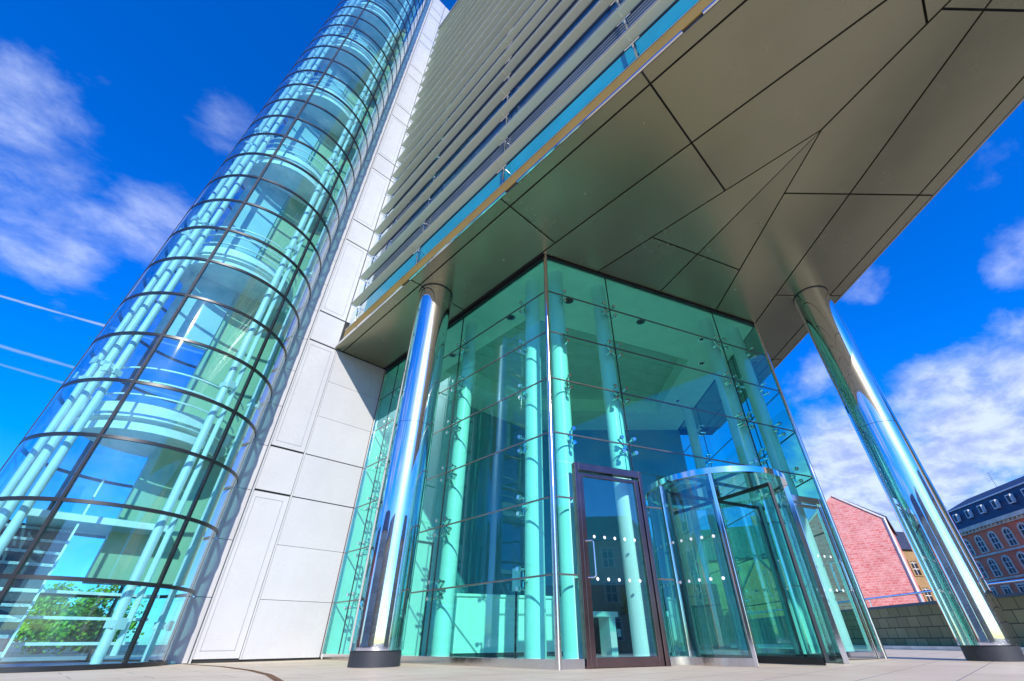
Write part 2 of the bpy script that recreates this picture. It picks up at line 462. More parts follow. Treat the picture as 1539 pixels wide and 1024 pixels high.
# ------------------------------------------------------------------ mesh helpers
class MB:
    def __init__(s):
        s.v, s.f = [], []

    def add(s, vs, fs):
        k = len(s.v)
        s.v += [Vector(v) for v in vs]
        s.f += [tuple(i + k for i in f) for f in fs]
        return s

    def box(s, c, size, ang=0.0):
        hx, hy, hz = size[0] / 2, size[1] / 2, size[2] / 2
        ca, sa = cos(ang), sin(ang)
        vs = []
        for dz in (-hz, hz):
            for dx, dy in ((-hx, -hy), (hx, -hy), (hx, hy), (-hx, hy)):
                vs.append((c[0] + dx * ca - dy * sa, c[1] + dx * sa + dy * ca, c[2] + dz))
        return s.add(vs, [(3, 2, 1, 0), (4, 5, 6, 7), (0, 1, 5, 4), (1, 2, 6, 5), (2, 3, 7, 6), (3, 0, 4, 7)])

    def slab(s, p0, p1, z0, z1, t0, t1):
        """vertical slab along p0->p1 in plan; thickness from t0 to t1 measured to the LEFT of the run"""
        d = (Vector(p1[:2]) - Vector(p0[:2])).normalized()
        n = Vector((-d.y, d.x))
        a, b = Vector(p0[:2]), Vector(p1[:2])
        return s.prism([a + n * t0, b + n * t0, b + n * t1, a + n * t1], z0, z1)

    def prism(s, poly, z0, z1):
        poly = [Vector((p[0], p[1])) for p in poly]
        ar = sum(poly[i].x * poly[(i + 1) % len(poly)].y - poly[(i + 1) % len(poly)].x * poly[i].y for i in range(len(poly)))
        if ar < 0:
            poly.reverse()
        n = len(poly)
        vs = [(p.x, p.y, z0) for p in poly] + [(p.x, p.y, z1) for p in poly]
        fs = [tuple(reversed(range(n))), tuple(range(n, 2 * n))]
        fs += [(i, (i + 1) % n, n + (i + 1) % n, n + i) for i in range(n)]
        return s.add(vs, fs)

    def tube(s, p0, p1, r, n=10, r1=None, caps=True):
        p0, p1 = Vector(p0), Vector(p1)
        r1 = r if r1 is None else r1
        d = (p1 - p0).normalized()
        a = d.orthogonal().normalized()
        b = d.cross(a)
        vs = []
        for p, q in ((p0, r), (p1, r1)):
            for i in range(n):
                t = 2 * pi * i / n
                vs.append(p + (a * cos(t) + b * sin(t)) * q)
        fs = [(i, (i + 1) % n, n + (i + 1) % n, n + i) for i in range(n)]
        if caps:
            fs += [tuple(reversed(range(n))), tuple(range(n, 2 * n))]
        return s.add(vs, fs)

    def bar(s, p0, p1, w, h, upv=(0, 0, 1)):
        p0, p1 = Vector(p0), Vector(p1)
        d = (p1 - p0).normalized()
        u = Vector(upv)
        a = d.cross(u)
        if a.length < 1e-4:
            a = d.orthogonal()
        a.normalize()
        b = a.cross(d)
        vs = []
        for p in (p0, p1):
            for i, j in ((-1, -1), (1, -1), (1, 1), (-1, 1)):
                vs.append(p + a * (i * w / 2) + b * (j * h / 2))
        return s.add(vs, [(0, 1, 2, 3), (7, 6, 5, 4), (1, 0, 4, 5), (2, 1, 5, 6), (3, 2, 6, 7), (0, 3, 7, 4)])

    def ring(s, cx, cy, r0, r1, z0, z1, a0, a1, n, closed=None):
        """sector of a ring with rectangular section"""
        if closed is None:
            closed = abs(abs(a1 - a0) - 2 * pi) < 1e-3
        m = n if closed else n + 1
        vs = []
        for i in range(m):
            t = a0 + (a1 - a0) * i / n
            c, q = cos(t), sin(t)
            vs += [(cx + r0 * c, cy + r0 * q, z0), (cx + r1 * c, cy + r1 * q, z0), (cx + r1 * c, cy + r1 * q, z1), (cx + r0 * c, cy + r0 * q, z1)]
        fs = []
        for i in range(n):
            k, l = 4 * i, 4 * ((i + 1) % m)
            for j in range(4):
                fs.append((k + j, k + (j + 1) % 4, l + (j + 1) % 4, l + j))
        if not closed:
            fs += [(3, 2, 1, 0), tuple(4 * n + j for j in range(4))]
        # orient outwards
        return s.add(vs, [tuple(reversed(f)) for f in fs])

    def lathe(s, cx, cy, prof, n=32):
        vs = []
        for i in range(n):
            t = 2 * pi * i / n
            for r, z in prof:
                vs.append((cx + r * cos(t), cy + r * sin(t), z))
        k = len(prof)
        fs = []
        for i in range(n):
            j = (i + 1) % n
            for q in range(k - 1):
                fs.append((i * k + q, j * k + q, j * k + q + 1, i * k + q + 1))
        fs.append(tuple(i * k for i in reversed(range(n))))
        fs.append(tuple(i * k + k - 1 for i in range(n)))
        return s.add(vs, fs)

    def build(s, name, mat, parent=None, smooth=False, bevel=0.0, kind=None, label=None, fix=True):
        org = ORG.get(parent.name, Vector()) if parent else Vector()
        me = bpy.data.meshes.new(name)
        me.from_pydata([tuple(v - org) for v in s.v], [], s.f)
        me.update()
        if fix:
            bm = bmesh.new()
            bm.from_mesh(me)
            bmesh.ops.recalc_face_normals(bm, faces=bm.faces)
            bm.to_mesh(me)
            bm.free()
        o = bpy.data.objects.new(name, me)
        col.objects.link(o)
        if mat:
            me.materials.append(mat)
        if smooth:
            for p in me.polygons:
                p.use_smooth = True
            me.set_sharp_from_angle(angle=R(38))
        if parent:
            o.parent = parent
            ORG[o.name] = org
        if bevel:
            b = o.modifiers.new('bevel', 'BEVEL')
            b.width = bevel
            b.segments = 2
            b.limit_method = 'ANGLE'
        if kind:
            o['kind'] = kind
        if label:
            o['label'] = label
        return o


ORG = {}


def thing(name, label, cat, loc=(0, 0, 0), group=None):
    o = bpy.data.objects.new(name, None)
    col.objects.link(o)
    o.location = loc
    o.empty_display_size = 0.2
    ORG[o.name] = Vector(loc)
    o['label'] = label
    o['category'] = cat
    if group:
        o['group'] = group
    return o


def tag(o, label, cat, group=None):
    o['label'] = label
    o['category'] = cat
    if group:
        o['group'] = group
    return o


V2 = lambda x, y: Vector((x, y))

# ------------------------------------------------------------------ key plan geometry (metres)
MOD = 1.017                     # height of one glazing row
ZT = 7 * MOD                    # underside of the upper building
C0 = V2(4.754, 4.246)           # front corner of the lobby
BD = V2(cos(R(-21.85)), sin(R(-21.85)))
BN = V2(BD.y, -BD.x)            # outward normal of the entrance face (towards camera)
B1 = C0 + BD * 6.1
E_ = V2(cos(R(45.7)), sin(R(45.7)))
EN = V2(E_.y, -E_.x)            # outward normal of the right face
YC = 10.92                      # plane of the white wall
A1 = V2(C0.x, YC - 0.03)
E1 = B1 + E_ * 6.65
AN = V2(-1, 0)
STAR = V2(5.95, -0.846)
BIS = V2(cos(R(67.9)), sin(R(67.9)))
APEX = STAR - BIS * ((5.95 - 3.1) / BIS.x)


def P(base, d, s, n=None, t=0.0):
    q = base + d * s
    return q + n * t if n is not None else q


# ------------------------------------------------------------------ ground
gb = MB()
gb.add([(-1500, -1500, -0.03), (1500, -1500, -0.03), (1500, 1500, -0.03), (-1500, 1500, -0.03)], [(0, 1, 2, 3)])
gb.build('ground', M_ground, kind='structure')
MB().prism([(-30, -26), (21, -9.2), (20.6, 3.55), (30, 13), (30, 22), (-30, 22)], -0.025, 0.0).build('plaza', M_pave, kind='structure')

# rusty curved drain in the paving
dm = MB()
pts = [(2.42, 10.75), (2.55, 9.4), (2.75, 8.2), (3.0, 7.1), (3.3, 6.2)]
pts = [(2.30, 10.80), (2.42, 9.0), (2.33, 7.4), (2.15, 6.2), (1.85, 5.0), (1.45, 3.9)]
L_, R_ = [], []
for i in range(len(pts)):
    a, b = Vector(pts[max(0, i - 1)]), Vector(pts[min(len(pts) - 1, i + 1)])
    d = (b - a).normalized()
    n = V2(-d.y, d.x) * 0.035
    L_.append(Vector(pts[i]) + n)
    R_.append(Vector(pts[i]) - n)
vs = [(p.x, p.y, 0.004) for p in L_] + [(p.x, p.y, 0.004) for p in R_]
k = len(pts)
dm.add(vs, [(i, i + 1, k + i + 1, k + i) for i in range(k - 1)])
tag(dm.build('drain_channel', M_rust, fix=True), 'thin rusty curved drain strip set into the beige paving by the glass tower', 'drain')

# ------------------------------------------------------------------ office building
ob = thing('office_building', 'white and metal office building with louvred facade and wide overhanging soffit', 'building', (3.1, YC, 0))

# white wall slab: backing plus panels
MB().prism([(2.40, YC + 0.03), (4.76, YC + 0.03), (4.76, YC + 1.6), (2.40, YC + 1.6)], 0, 34.4).build('wall_core', M_joint, ob)
UNIT = 4 * MOD
SX0, SX1 = 2.40, 3.19
for u in range(9):
    z0 = u * UNIT
    # tall panel with an inset frame
    a, b = z0 + (0.06 if u == 0 else 0.02), z0 + 3 * MOD - 0.02
    b = min(b, 34.5)
    MB().box(((SX0 + SX1) / 2, YC + 0.012, (a + b) / 2), (SX1 - SX0 - 0.03, 0.03, b - a)).build('wall_panel', M_white, ob)
    fr = MB()
    xa, xb, za, zb = SX0 + 0.10, SX1 - 0.13, a + 0.12, b - 0.12
    for q0, q1 in (((xa, za), (xb, za)), ((xa, zb), (xb, zb)), ((xa, za), (xa, zb)), ((xb, za), (xb, zb))):
        fr.box(((q0[0] + q1[0]) / 2, YC - 0.004, (q0[1] + q1[1]) / 2), (abs(q1[0] - q0[0]) + 0.009, 0.008, abs(q1[1] - q0[1]) + 0.009))
    fr.build('panel_frame', M_lineg, ob)
    if u < 8:
        MB().box(((SX0 + SX1) / 2, YC + 0.012, z0 + 3.5 * MOD), (SX1 - SX0 - 0.03, 0.03, MOD - 0.05)).build('wall_panel', M_white, ob)
    if u > 1:
        MB().box(((SX1 + 4.75) / 2, YC + 0.012, (a + b) / 2), (4.75 - SX1 - 0.03, 0.03, b - a)).build('wall_panel', M_white, ob)
        if u < 8:
            MB().box(((SX1 + 4.75) / 2, YC + 0.012, z0 + 3.5 * MOD), (4.75 - SX1 - 0.03, 0.03, MOD - 0.05)).build('wall_panel', M_white, ob)
MB().box((SX0 + 0.004, YC - 0.0, 17.25), (0.026, 0.05, 34.5)).build('edge_trim', M_white, ob)
MB().box((SX1 + 0.01, YC + 0.0, ZT / 2 + .02), (0.03, 0.04, ZT - 0.04)).build('edge_trim', M_white, ob)
for i in range(7):
    gap = 0.004 if i not in (3, 4) else 0.012
    z0, z1 = i * MOD + (0.04 if i == 0 else gap), (i + 1) * MOD - (0.012 if i in (2, 3) else 0.004)
    MB().box(((SX1 + 0.035 + 4.70) / 2, YC + 0.012, (z0 + z1) / 2), (4.70 - SX1 - 0.035, 0.03, z1 - z0)).build('wall_panel', M_white, ob)
# shaded return between the wall and the tower
for i in range(35):
    MB().box((2.19, YC + 0.11, (i + 0.5) * MOD), (0.40, 0.03, MOD - 0.012)).build('return_panel', M_white, ob)

# upper storeys behind the louvres
top = 27 * MOD
shell = [V2(3.42, YC - 0.02), APEX + V2(0.25, 0.62), E1 + EN * 0.4 + E_ * 3, V2(14, 16), V2(3.42, 16)]
shell = [V2(3.42, YC - 0.02), V2(3.42, APEX.y + 0.9), APEX + E_ * 19 - EN * 0.32, V2(14, 17), V2(4.8, 17), V2(4.8, YC - 0.02)]
MB().prism(shell, ZT + 0.62, top).build('upper_storeys', M_grille, ob)
# glazing bands on the louvred face
yb0, yb1 = APEX.y + 1.0, YC - 0.03
spans = []
y = 10.05
while y > yb0 + 0.5:
    spans.append((max(yb0, y - 3.09), y))
    y -= 3.09
spans = [(a, min(b, yb1 - .87)) for a, b in spans]
for i in range(20):
    MB().box((3.33, yb1 - 0.43, ZT + (i + .5) * MOD + .05), (0.04, 0.85, MOD - 0.02)).build('end_pane', M_endglass, ob)
for i in range(20):
    z0, z1 = ZT + 0.52 + i * MOD, ZT + 0.52 + (i + 1) * MOD - 0.03
    mat = M_spandrel if i == 0 else (M_grille if i % 4 == 1 else M_fglass)
    z1 = min(z1, top - .05)
    if i == 0:
        z0, z1 = ZT + 0.34, ZT + 0.52 + MOD - 0.03
    m = MB()
    for a, b in spans:
        m.box((3.33, (a + b) / 2, (z0 + z1) / 2), (0.04, b - a - 0.03, z1 - z0 - 0.02))
        if mat is M_grille:
            for q in range(9):
                zz = z0 + (q + .5) * (z1 - z0) / 9
                m.box((3.30, (a + b) / 2, zz), (0.03, b - a - 0.05, 0.05))
    m.build('spandrel_band' if i == 0 else ('grille_band' if mat is M_grille else 'glass_band'), mat, ob)
# louvres
LY0, LY1 = APEX.y + 0.4, 9.95
for i in range(20):
    z = ZT + 0.98 + i * MOD
    m = MB()
    prof = [(2.915, 0.0), (2.93, -0.018), (3.085, -0.012), (3.10, 0.0), (3.085, 0.012), (2.93, 0.018)]
    cuts = [LY1] + [yy - 0.006 for yy in (6.95, 3.86, 0.77, -2.32, -5.41)] + [LY0]
    for j in range(len(cuts) - 1):
        ya, yc_ = cuts[j] - (0.006 if j else 0), cuts[j + 1] + 0.006
        n = len(prof)
        vs = [(x, ya, z + dz) for x, dz in prof] + [(x, yc_, z + dz) for x, dz in prof]
        m.add(vs, [tuple(range(n)), tuple(reversed(range(n, 2 * n)))] + [((q + 1) % n, q, n + q, n + (q + 1) % n) for q in range(n)])
    lo = m.build('louvre', M_louvre, ob, fix=True)
    MB().box((2.910, (LY0 + LY1) / 2, z + 0.004), (0.016, LY1 - LY0, 0.018)).build('louvre_edge', M_nose, lo)
    rr = MB()
    rr.tube((3.13, LY0, z + 0.02), (3.13, LY1 - .06, z + 0.02), 0.018, 6)
    rr.build('louvre_rail', M_dark, lo)
for yy in (10.05, 6.95, 3.86, 0.77, -2.32, -5.41):
    m = MB()
    m.tube((3.16, yy, ZT + 0.25), (3.16, yy, top - 0.1), 0.022, 8)
    for i in range(20):
        z = ZT + 0.98 + i * MOD
        m.tube((2.90, yy, z + 0.045), (3.38, yy, z + 0.045), 0.012, 6)
        m.tube((3.10, yy - 0.14, z - 0.03), (3.10, yy + 0.14, z - 0.03), 0.012, 6)
        m.box((3.14, yy, z + 0.03), (0.06, 0.08, 0.08))
    m.build('louvre_bracket', M_chrome, ob)
# golden fascia beam with dark drip edge
fb = MB().box((3.14, (APEX.y + 0.2 + 10.40) / 2, ZT + 0.22), (0.08, 10.40 - APEX.y - 0.2, 0.30)).build('fascia_beam', M_fascia, ob, bevel=0.01)
MB().box((3.105, (APEX.y + 0.2 + 10.40) / 2, ZT + 0.378), (0.03, 10.40 - APEX.y - 0.2, 0.016)).build('beam_edge', M_nose, fb)
m = MB()
for i in range(5):
    ya, yc_ = 10.6 - i * 3.6, 10.6 - (i + 1) * 3.6 + 0.3
    m.box((3.105, (ya + yc_) / 2, ZT + 0.035), (0.03, ya - yc_, 0.04))
m.build('drip_edge', M_chrome, ob)
MB().box((3.22, (yb0 + yb1) / 2, ZT + 0.045), (0.20, yb1 - yb0, 0.05)).build('drip_tray', M_dark, ob)
# right-hand fascia
a, b = APEX + E_ * 0.2, APEX + E_ * 18.9
MB().slab(a, b, ZT - 0.006, ZT + 0.30, -0.03, 0.012).build('fascia_beam', M_roofm, ob)
MB().slab(a, b, ZT + 0.30, top - 1, 0.10, 0.16).build('side_cladding', M_grille, ob)
# roof edge
MB().prism([V2(2.86, 9.75), V2(2.86, APEX.y), V2(6.5, APEX.y + 3.0), V2(6.5, 9.75)], top, top + 0.35).build('roof_edge', M_roofm, ob)

# soffit panels ------------------------------------------------------
def inset(poly, d):
    poly = [Vector((p[0], p[1])) for p in poly]
    n = len(poly)
    ar = sum(poly[i].x * poly[(i + 1) % n].y - poly[(i + 1) % n].x * poly[i].y for i in range(n))
    if ar < 0:
        poly.reverse()
    out = []
    for i in range(n):
        p0, p1, p2 = poly[i - 1], poly[i], poly[(i + 1) % n]
        d0, d1 = (p1 - p0).normalized(), (p2 - p1).normalized()
        n0, n1 = V2(-d0.y, d0.x), V2(-d1.y, d1.x)
        k = n0 + n1
        out.append(p1 + k * (d / max(0.2, 1 + n0.dot(n1))))
    return out


def isect(p, d, q, e):
    den = d.x * e.y - d.y * e.x
    t = ((q.x - p.x) * e.y - (q.y - p.y) * e.x) / den
    return p + d * t


YD = V2(0, 1)
R_EDGE = APEX


def rline(off):                 # right-hand line parallel to the right edge, offset inwards
    return APEX - EN * off


def on_bis_x(x):
    return isect(V2(x, 0), YD, STAR, BIS)


def on_bis_r(off):
    return isect(rline(off), E_, STAR, BIS)


XS = [3.11, 3.36, 4.65, STAR.x]
offs = [0.01, 0.29, 1.62]
off_star = (APEX - STAR).dot(EN)
RS = offs + [off_star]
JY = [10.88, 6.95, 3.86, 0.77, -2.32, -5.41]
soff = []
# left family rows (between x lines), from wall to bisector
for i in range(3):
    x0, x1 = XS[i], XS[i + 1]
    cuts = JY[:]
    for j in range(len(cuts)):
        yt = cuts[j]
        ybm = cuts[j + 1] if j + 1 < len(cuts) else -99
        b0, b1 = on_bis_x(x0), on_bis_x(x1)
        if i == 2:                                  # row ending at the lobby corner
            if yt > 0.77:
                continue
        if ybm > b1.y:
            soff.append([(x0, yt), (x1, yt), (x1, ybm), (x0, ybm)])
        elif ybm > b0.y:
            q = isect(V2(0, ybm), V2(1, 0), STAR, BIS)
            if yt > b1.y:
                soff.append([(x0, yt), (x1, yt), b1, q, (x0, ybm)])
            else:
                q2 = isect(V2(0, yt), V2(1, 0), STAR, BIS)
                soff.append([(x0, yt), q2, q, (x0, ybm)])
        else:
            if yt > b1.y:
                soff.append([(x0, yt), (x1, yt), b1, b0])
            elif yt > b0.y:
                soff.append([(x0, yt), isect(V2(0, yt), V2(1, 0), STAR, BIS), b0])
            break
fB = lambda p, d: isect(p, d, C0 + BN * 0.02, BD)
ea, eb, ec = fB(STAR, YD), fB(STAR, BIS), fB(STAR, E_)
soff.append([(4.65, 0.77), (STAR.x, 0.77), ea, C0 + BN * 0.02 + V2(-0.02, 0), (4.65, C0.y + .0)])
# left panels beside the lobby are in rows 0 and 1; wedge panels in the middle
j0 = V2(5.94, 2.33)
w1 = isect(j0, BD, STAR, BIS)
w2 = isect(j0, BD, STAR, E_)
j0 = V2(STAR.x, j0.y)
soff.append([STAR, j0, w1])
soff.append([j0, ea, eb, w1])
soff.append([STAR, w1, w2])
soff.append([w1, eb, ec, w2])
# right family rows
t0 = (V2(7.703, -0.892) - APEX).dot(E_)
TJ = [t0 + 2.83 * kk for kk in range(-5, 5)]
TEND = 18.7


def RP(off, t):
    return rline(off) + E_ * t


for i in range(3):
    o0, o1 = RS[i], RS[i + 1]
    tb0, tb1 = (on_bis_r(o0) - APEX).dot(E_), (on_bis_r(o1) - APEX).dot(E_)
    seq = [t for t in TJ if t > tb0] + [TEND]
    if i == 0:
        seq = [t for t in TJ if t > tb0] + [TEND]
    prev = None
    for t in seq:
        if prev is None:                            # first panel starts at the bisector
            if t > tb1:
                soff.append([RP(o0, tb0), RP(o0, t), RP(o1, t), RP(o1, tb1)])
            else:
                q = isect(RP(o0, t), -EN, STAR, BIS)
                soff.append([RP(o0, tb0), RP(o0, t), q])
        elif prev < tb1 < t:
            q = isect(RP(o0, prev), -EN, STAR, BIS)
            soff.append([q, RP(o0, prev), RP(o0, t), RP(o1, t), RP(o1, tb1)])
        elif t <= tb1:
            soff.append([isect(RP(o0, prev), -EN, STAR, BIS), RP(o0, prev), RP(o0, t), isect(RP(o0, t), -EN, STAR, BIS)])
        else:
            if i == 2 and t > t0 + 1:               # meets the lobby front
                soff.append([RP(o0, prev), fB(rline(o0), E_), ec, RP(o1, prev)])
                break
            soff.append([RP(o0, prev), RP(o0, t), RP(o1, t), RP(o1, prev)])
        prev = t
for poly in soff:
    q = inset(poly, 0.016)
    MB().prism(q, ZT + 0.0, ZT + 0.03).build('soffit_panel', M_soffit, ob)
MB().prism([V2(3.16, YC - 0.03), APEX + V2(0.1, 0.2), APEX + E_ * 18.8 - EN * 0.08, APEX + E_ * 18.8 - EN * 3, E1 - EN * 0.15, B1 - BN * 0.15, C0 + V2(0.15, 0.1), V2(C0.x + 0.15, YC - 0.03)], ZT + 0.06, ZT + 0.10).build('soffit_backing', M_joint, ob)

# ------------------------------------------------------------------ glazed entrance lobby
lb = thing('entrance_lobby', 'green tinted glass entrance lobby with bolted panes below the soffit', 'lobby', (C0.x, C0.y, 0))
GT = 0.014
JOINTS = {'A': [0.0, 2.84, 5.93, 6.62], 'B': [0.0, 1.5, 4.62, 6.1], 'E': [0.0, 1.5, 4.6, 6.65]}
FACES = {'A': (C0, V2(0, 1), AN), 'B': (C0, BD, BN), 'E': (B1, E_, EN)}
DOOR_H = 2.58
RVC = C0 + BD * 3.17            # centre of the revolving door
RVR = 1.15
openings = [(0.36, 1.62), (1.98, 4.36), (4.72, 5.95)]


def pane(face, s0, s1, z0, z1):
    base, d, n = FACES[face]
    g_ = 0.007
    a, b = base + d * (s0 + g_), base + d * (s1 - g_)
    MB().prism([a, b, b - n * GT, a - n * GT], z0 + g_, z1 - g_).build('glass_pane', M_lglass, lb)


for fc in 'ABE':
    js = JOINTS[fc]
    for i in range(7):
        z0, z1 = i * MOD + (0.10 if i == 0 else 0), (i + 1) * MOD - (0.05 if i == 6 else 0)
        for k in range(len(js) - 1):
            s0, s1 = js[k] + (0.035 if k == 0 else 0), js[k + 1] - (0.035 if k == len(js) - 2 else 0)
            if fc == 'B' and i < 3:
                fixed = {0: [(s0, 0.35)], 1: [(s0, 1.97), (4.37, s1)], 2: [(5.96, s1)]}[k]
                if k == 0:
                    fixed.append((1.63, s1)) if s1 > 1.7 else None
                zt_ = z1 if i < 2 else DOOR_H
                for u0, u1 in fixed:
                    pane(fc, u0, u1, z0, zt_)
                if i == 2:
                    pane(fc, s0, s1, DOOR_H, z1)
                continue
            pane(fc, s0, s1, z0, z1)
# thin transoms at every row, one line per face
for fc in 'ABE':
    base, d, n = FACES[fc]
    L = JOINTS[fc][-1]
    for i in range(1, 7):
        segs = [(0.03, L - 0.03)]
        if fc == 'B' and i < 3:
            segs = [(0.03, 0.34), (1.66, 1.96), (4.38, 4.70)]
        for a, b in segs:
            p, q = base + d * a, base + d * b
            MB().prism([p + n * 0.004, q + n * 0.004, q - n * 0.018, p - n * 0.018], i * MOD - 0.011, i * MOD + 0.011).build('transom', M_seal, lb)
    for s in JOINTS[fc][1:-1]:
        p = base + d * s
        zlo = DOOR_H if fc == 'B' else 0.1
        MB().prism([p - d * 0.008 + n * 0.004, p + d * 0.008 + n * 0.004, p + d * 0.008 - n * 0.018, p - d * 0.008 - n * 0.018], zlo, ZT - 0.05).build('joint_seal', M_dark, lb)
    p, q = base + d * 0.0, base + d * L
    MB().prism([p + n * 0.02, q + n * 0.02, q - n * 0.05, p - n * 0.05], ZT - 0.055, ZT - 0.004).build('head_frame', M_dark, lb)
    segs = [(0.0, L)] if fc != 'B' else [(0.0, 0.34), (1.64, 2.0), (4.34, 4.70), (5.97, L)]
    for a, b in segs:
        p, q = base + d * a, base + d * b
        MB().prism([p + n * 0.03, q + n * 0.03, q - n * 0.05, p - n * 0.05], 0.0, 0.10).build('base_kerb', M_steel2, lb)
# corner posts and wall jamb
for p, nn in ((C0, 'corner_post'), (B1, 'corner_post')):
    MB().tube((p.x, p.y, 0), (p.x, p.y, ZT - 0.005), 0.042, 12).build(nn, M_steel2, lb, smooth=True)
MB().box((C0.x - 0.01, A1.y - 0.02, ZT / 2), (0.07, 0.06, ZT - 0.02)).build('wall_jamb', M_steel2, lb)

# tubular columns behind the glass
TUBES = [('A', 0.74, 0.36), ('A', 2.95, 0.36), ('A', 5.93, 0.36), ('B', 0.42, 0.36), ('B', 1.52, 0.36), ('B', 4.72, 0.36), ('B', 5.66, 0.36), ('E', 1.5, 0.36), ('E', 4.6, 0.36)]
for fc, s, t in TUBES:
    base, d, n = FACES[fc]
    p = base + d * s - n * t
    MB().tube((p.x, p.y, 0.02), (p.x, p.y, 7.04), 0.155, 24).build('tube_column', M_tube, lb, smooth=True)
# spider fittings at the joints
def spider(fc, s, z, full=True):
    base, d, n = FACES[fc]
    m = MB()
    h = Vector((*(base + d * s - n * 0.13), z))
    N3, D3 = Vector((*n, 0)), Vector((*d, 0))
    m.tube(h - N3 * 0.12, h + N3 * 0.02, 0.030, 8)
    for i, j in ((-1, -1), (1, -1), (1, 1), (-1, 1)) if full else ((0, 1), (0, -1)):
        q = h + D3 * (0.125 * i) + Vector((0, 0, 0.125 * j))
        m.tube(h, q, 0.018, 6)
        m.tube(q - N3 * 0.008, q + N3 * 0.115, 0.017, 6)
        m.tube(q + N3 * 0.095, q + N3 * 0.113, 0.038, 10)
        m.tube(q + N3 * 0.131, q + N3 * 0.145, 0.032, 10)
    return m.build('spider_fitting', M_chrome, lb, smooth=True)


for i in range(1, 7):
    for fc, ss_, full in (('A', (0.74,), False), ('A', (2.84, 5.93), True), ('B', (0.42,), False), ('B', (1.5, 4.62), True), ('B', (5.66,), False), ('E', (1.5, 4.6), True)):
        for s in ss_:
            if fc == 'B' and i <= 2 and s in (1.5, 5.66, 4.62):
                continue
            spider(fc, s, i * MOD, full)
# lobby interior: floor, back walls, ceiling ring and coffer
BW = V2(10.87, YC)              # rear corner
inner = [C0 + V2(0.06, 0.03), B1 - BN * 0.06 + V2(0.0, 0.02), E1 - EN * 0.06, BW, V2(C0.x + 0.06, YC)]
MB().prism(inner, 0.002, 0.022).build('lobby_floor', M_lfloor, lb)
MB().prism([V2(4.78, YC), V2(7.55, YC), V2(7.55, YC + 0.2), V2(4.78, YC + 0.2)], 0.0, ZT - 0.02).build('back_wall', M_interior, lb)
MB().prism([V2(7.56, YC - 0.02), V2(10.87, YC - 0.02), V2(10.87, YC + 0.2), V2(7.56, YC + 0.2)], 0.0, ZT - 0.02).build('back_wall', M_inwall, lb)  # same wall beyond the sunlit stretch, painted in its shaded tone
for xx in (5.35, 6.25, 7.15):
    MB().box((xx, YC - 0.012, 1.25), (0.05, 0.02, 2.5)).build('wall_frame', M_seal, lb)
MB().box((6.25, YC - 0.012, 2.525), (1.85, 0.02, 0.05)).build('wall_frame', M_seal, lb)
MB().slab(BW, E1 - E_ * 0.0, 0.0, ZT - 0.02, 0.0, 0.2).build('back_wall', M_inwall, lb)
MB().slab(BW + V2(0.1, -.1), E1 - E_ * 0.2, 0.022, 1.72, -0.12, -0.02).build('dark_panelling', M_darkwall, lb)
cof = [C0 + V2(1.25, 0) + V2(0, 1.15), isect(C0 - BN * 1.75, BD, C0 + V2(1.25, 0), V2(0, 1))]
cA = isect(C0 + V2(1.2, 0), V2(0, 1), C0 - BN * 2.0, BD)
cB = isect(C0 - BN * 2.0, BD, B1 - EN * 1.25, E_)
cE = B1 - EN * 1.25 + E_ * 5.2
cW = V2(9.6, 9.6)
cL = V2(C0.x + 1.2, 9.6)
hole = [cA, cB, cE, cW, cL]
CZ = 7.03
for k in range(5):
    a, b = inner[k], inner[(k + 1) % 5]
    c, d = hole[(k + 1) % 5], hole[k]
    # match: inner order C0,B1,E1,BW,A ; hole order cA,cB,cE,cW,cL
    MB().prism([a, b, c, d], CZ, CZ + 0.04).build('ceiling_panel', M_ceiling, lb)
cm = MB()
for k in range(5):
    a, b = hole[k], hole[(k + 1) % 5]
    cm.slab(a, b, CZ + 0.04, CZ + 0.50, 0.0, -0.05)
cm.build('coffer_side', M_ceiling, lb)
cm = MB().prism(hole, CZ + 0.47, CZ + 0.52)
for q in range(1, 9):
    a = cA + V2(0, 0.6 * q)
    if a.y < 9.4:
        b = isect(a, BD, cB, E_)
        cm.bar((a.x, a.y, CZ + 0.46), (b.x, b.y, CZ + 0.46), 0.05, 0.04)
cm.build('coffer_top', M_coffer, lb)
DL = [('A', 2.0, 0.85), ('A', 4.45, 0.85), ('B', 1.1, 1.02), ('B', 3.2, 1.02), ('B', 5.2, 1.0), ('E', 1.8, 0.8), ('E', 4.2, 0.8)]
for fc, s, t in DL:
    base, d, n = FACES[fc]
    p = base + d * s - n * t
    m = MB().ring(p.x, p.y, 0.075, 0.115, CZ - 0.012, CZ + 0.0, 0, 2 * pi, 24)
    dl = m.build('downlight', M_chrome, lb)
    MB().tube((p.x, p.y, CZ - 0.006), (p.x, p.y, CZ - 0.002), 0.074, 20).build('lamp_lens', M_dark, dl)
# manifestation dots on the fixed panes are on the doors (see below)


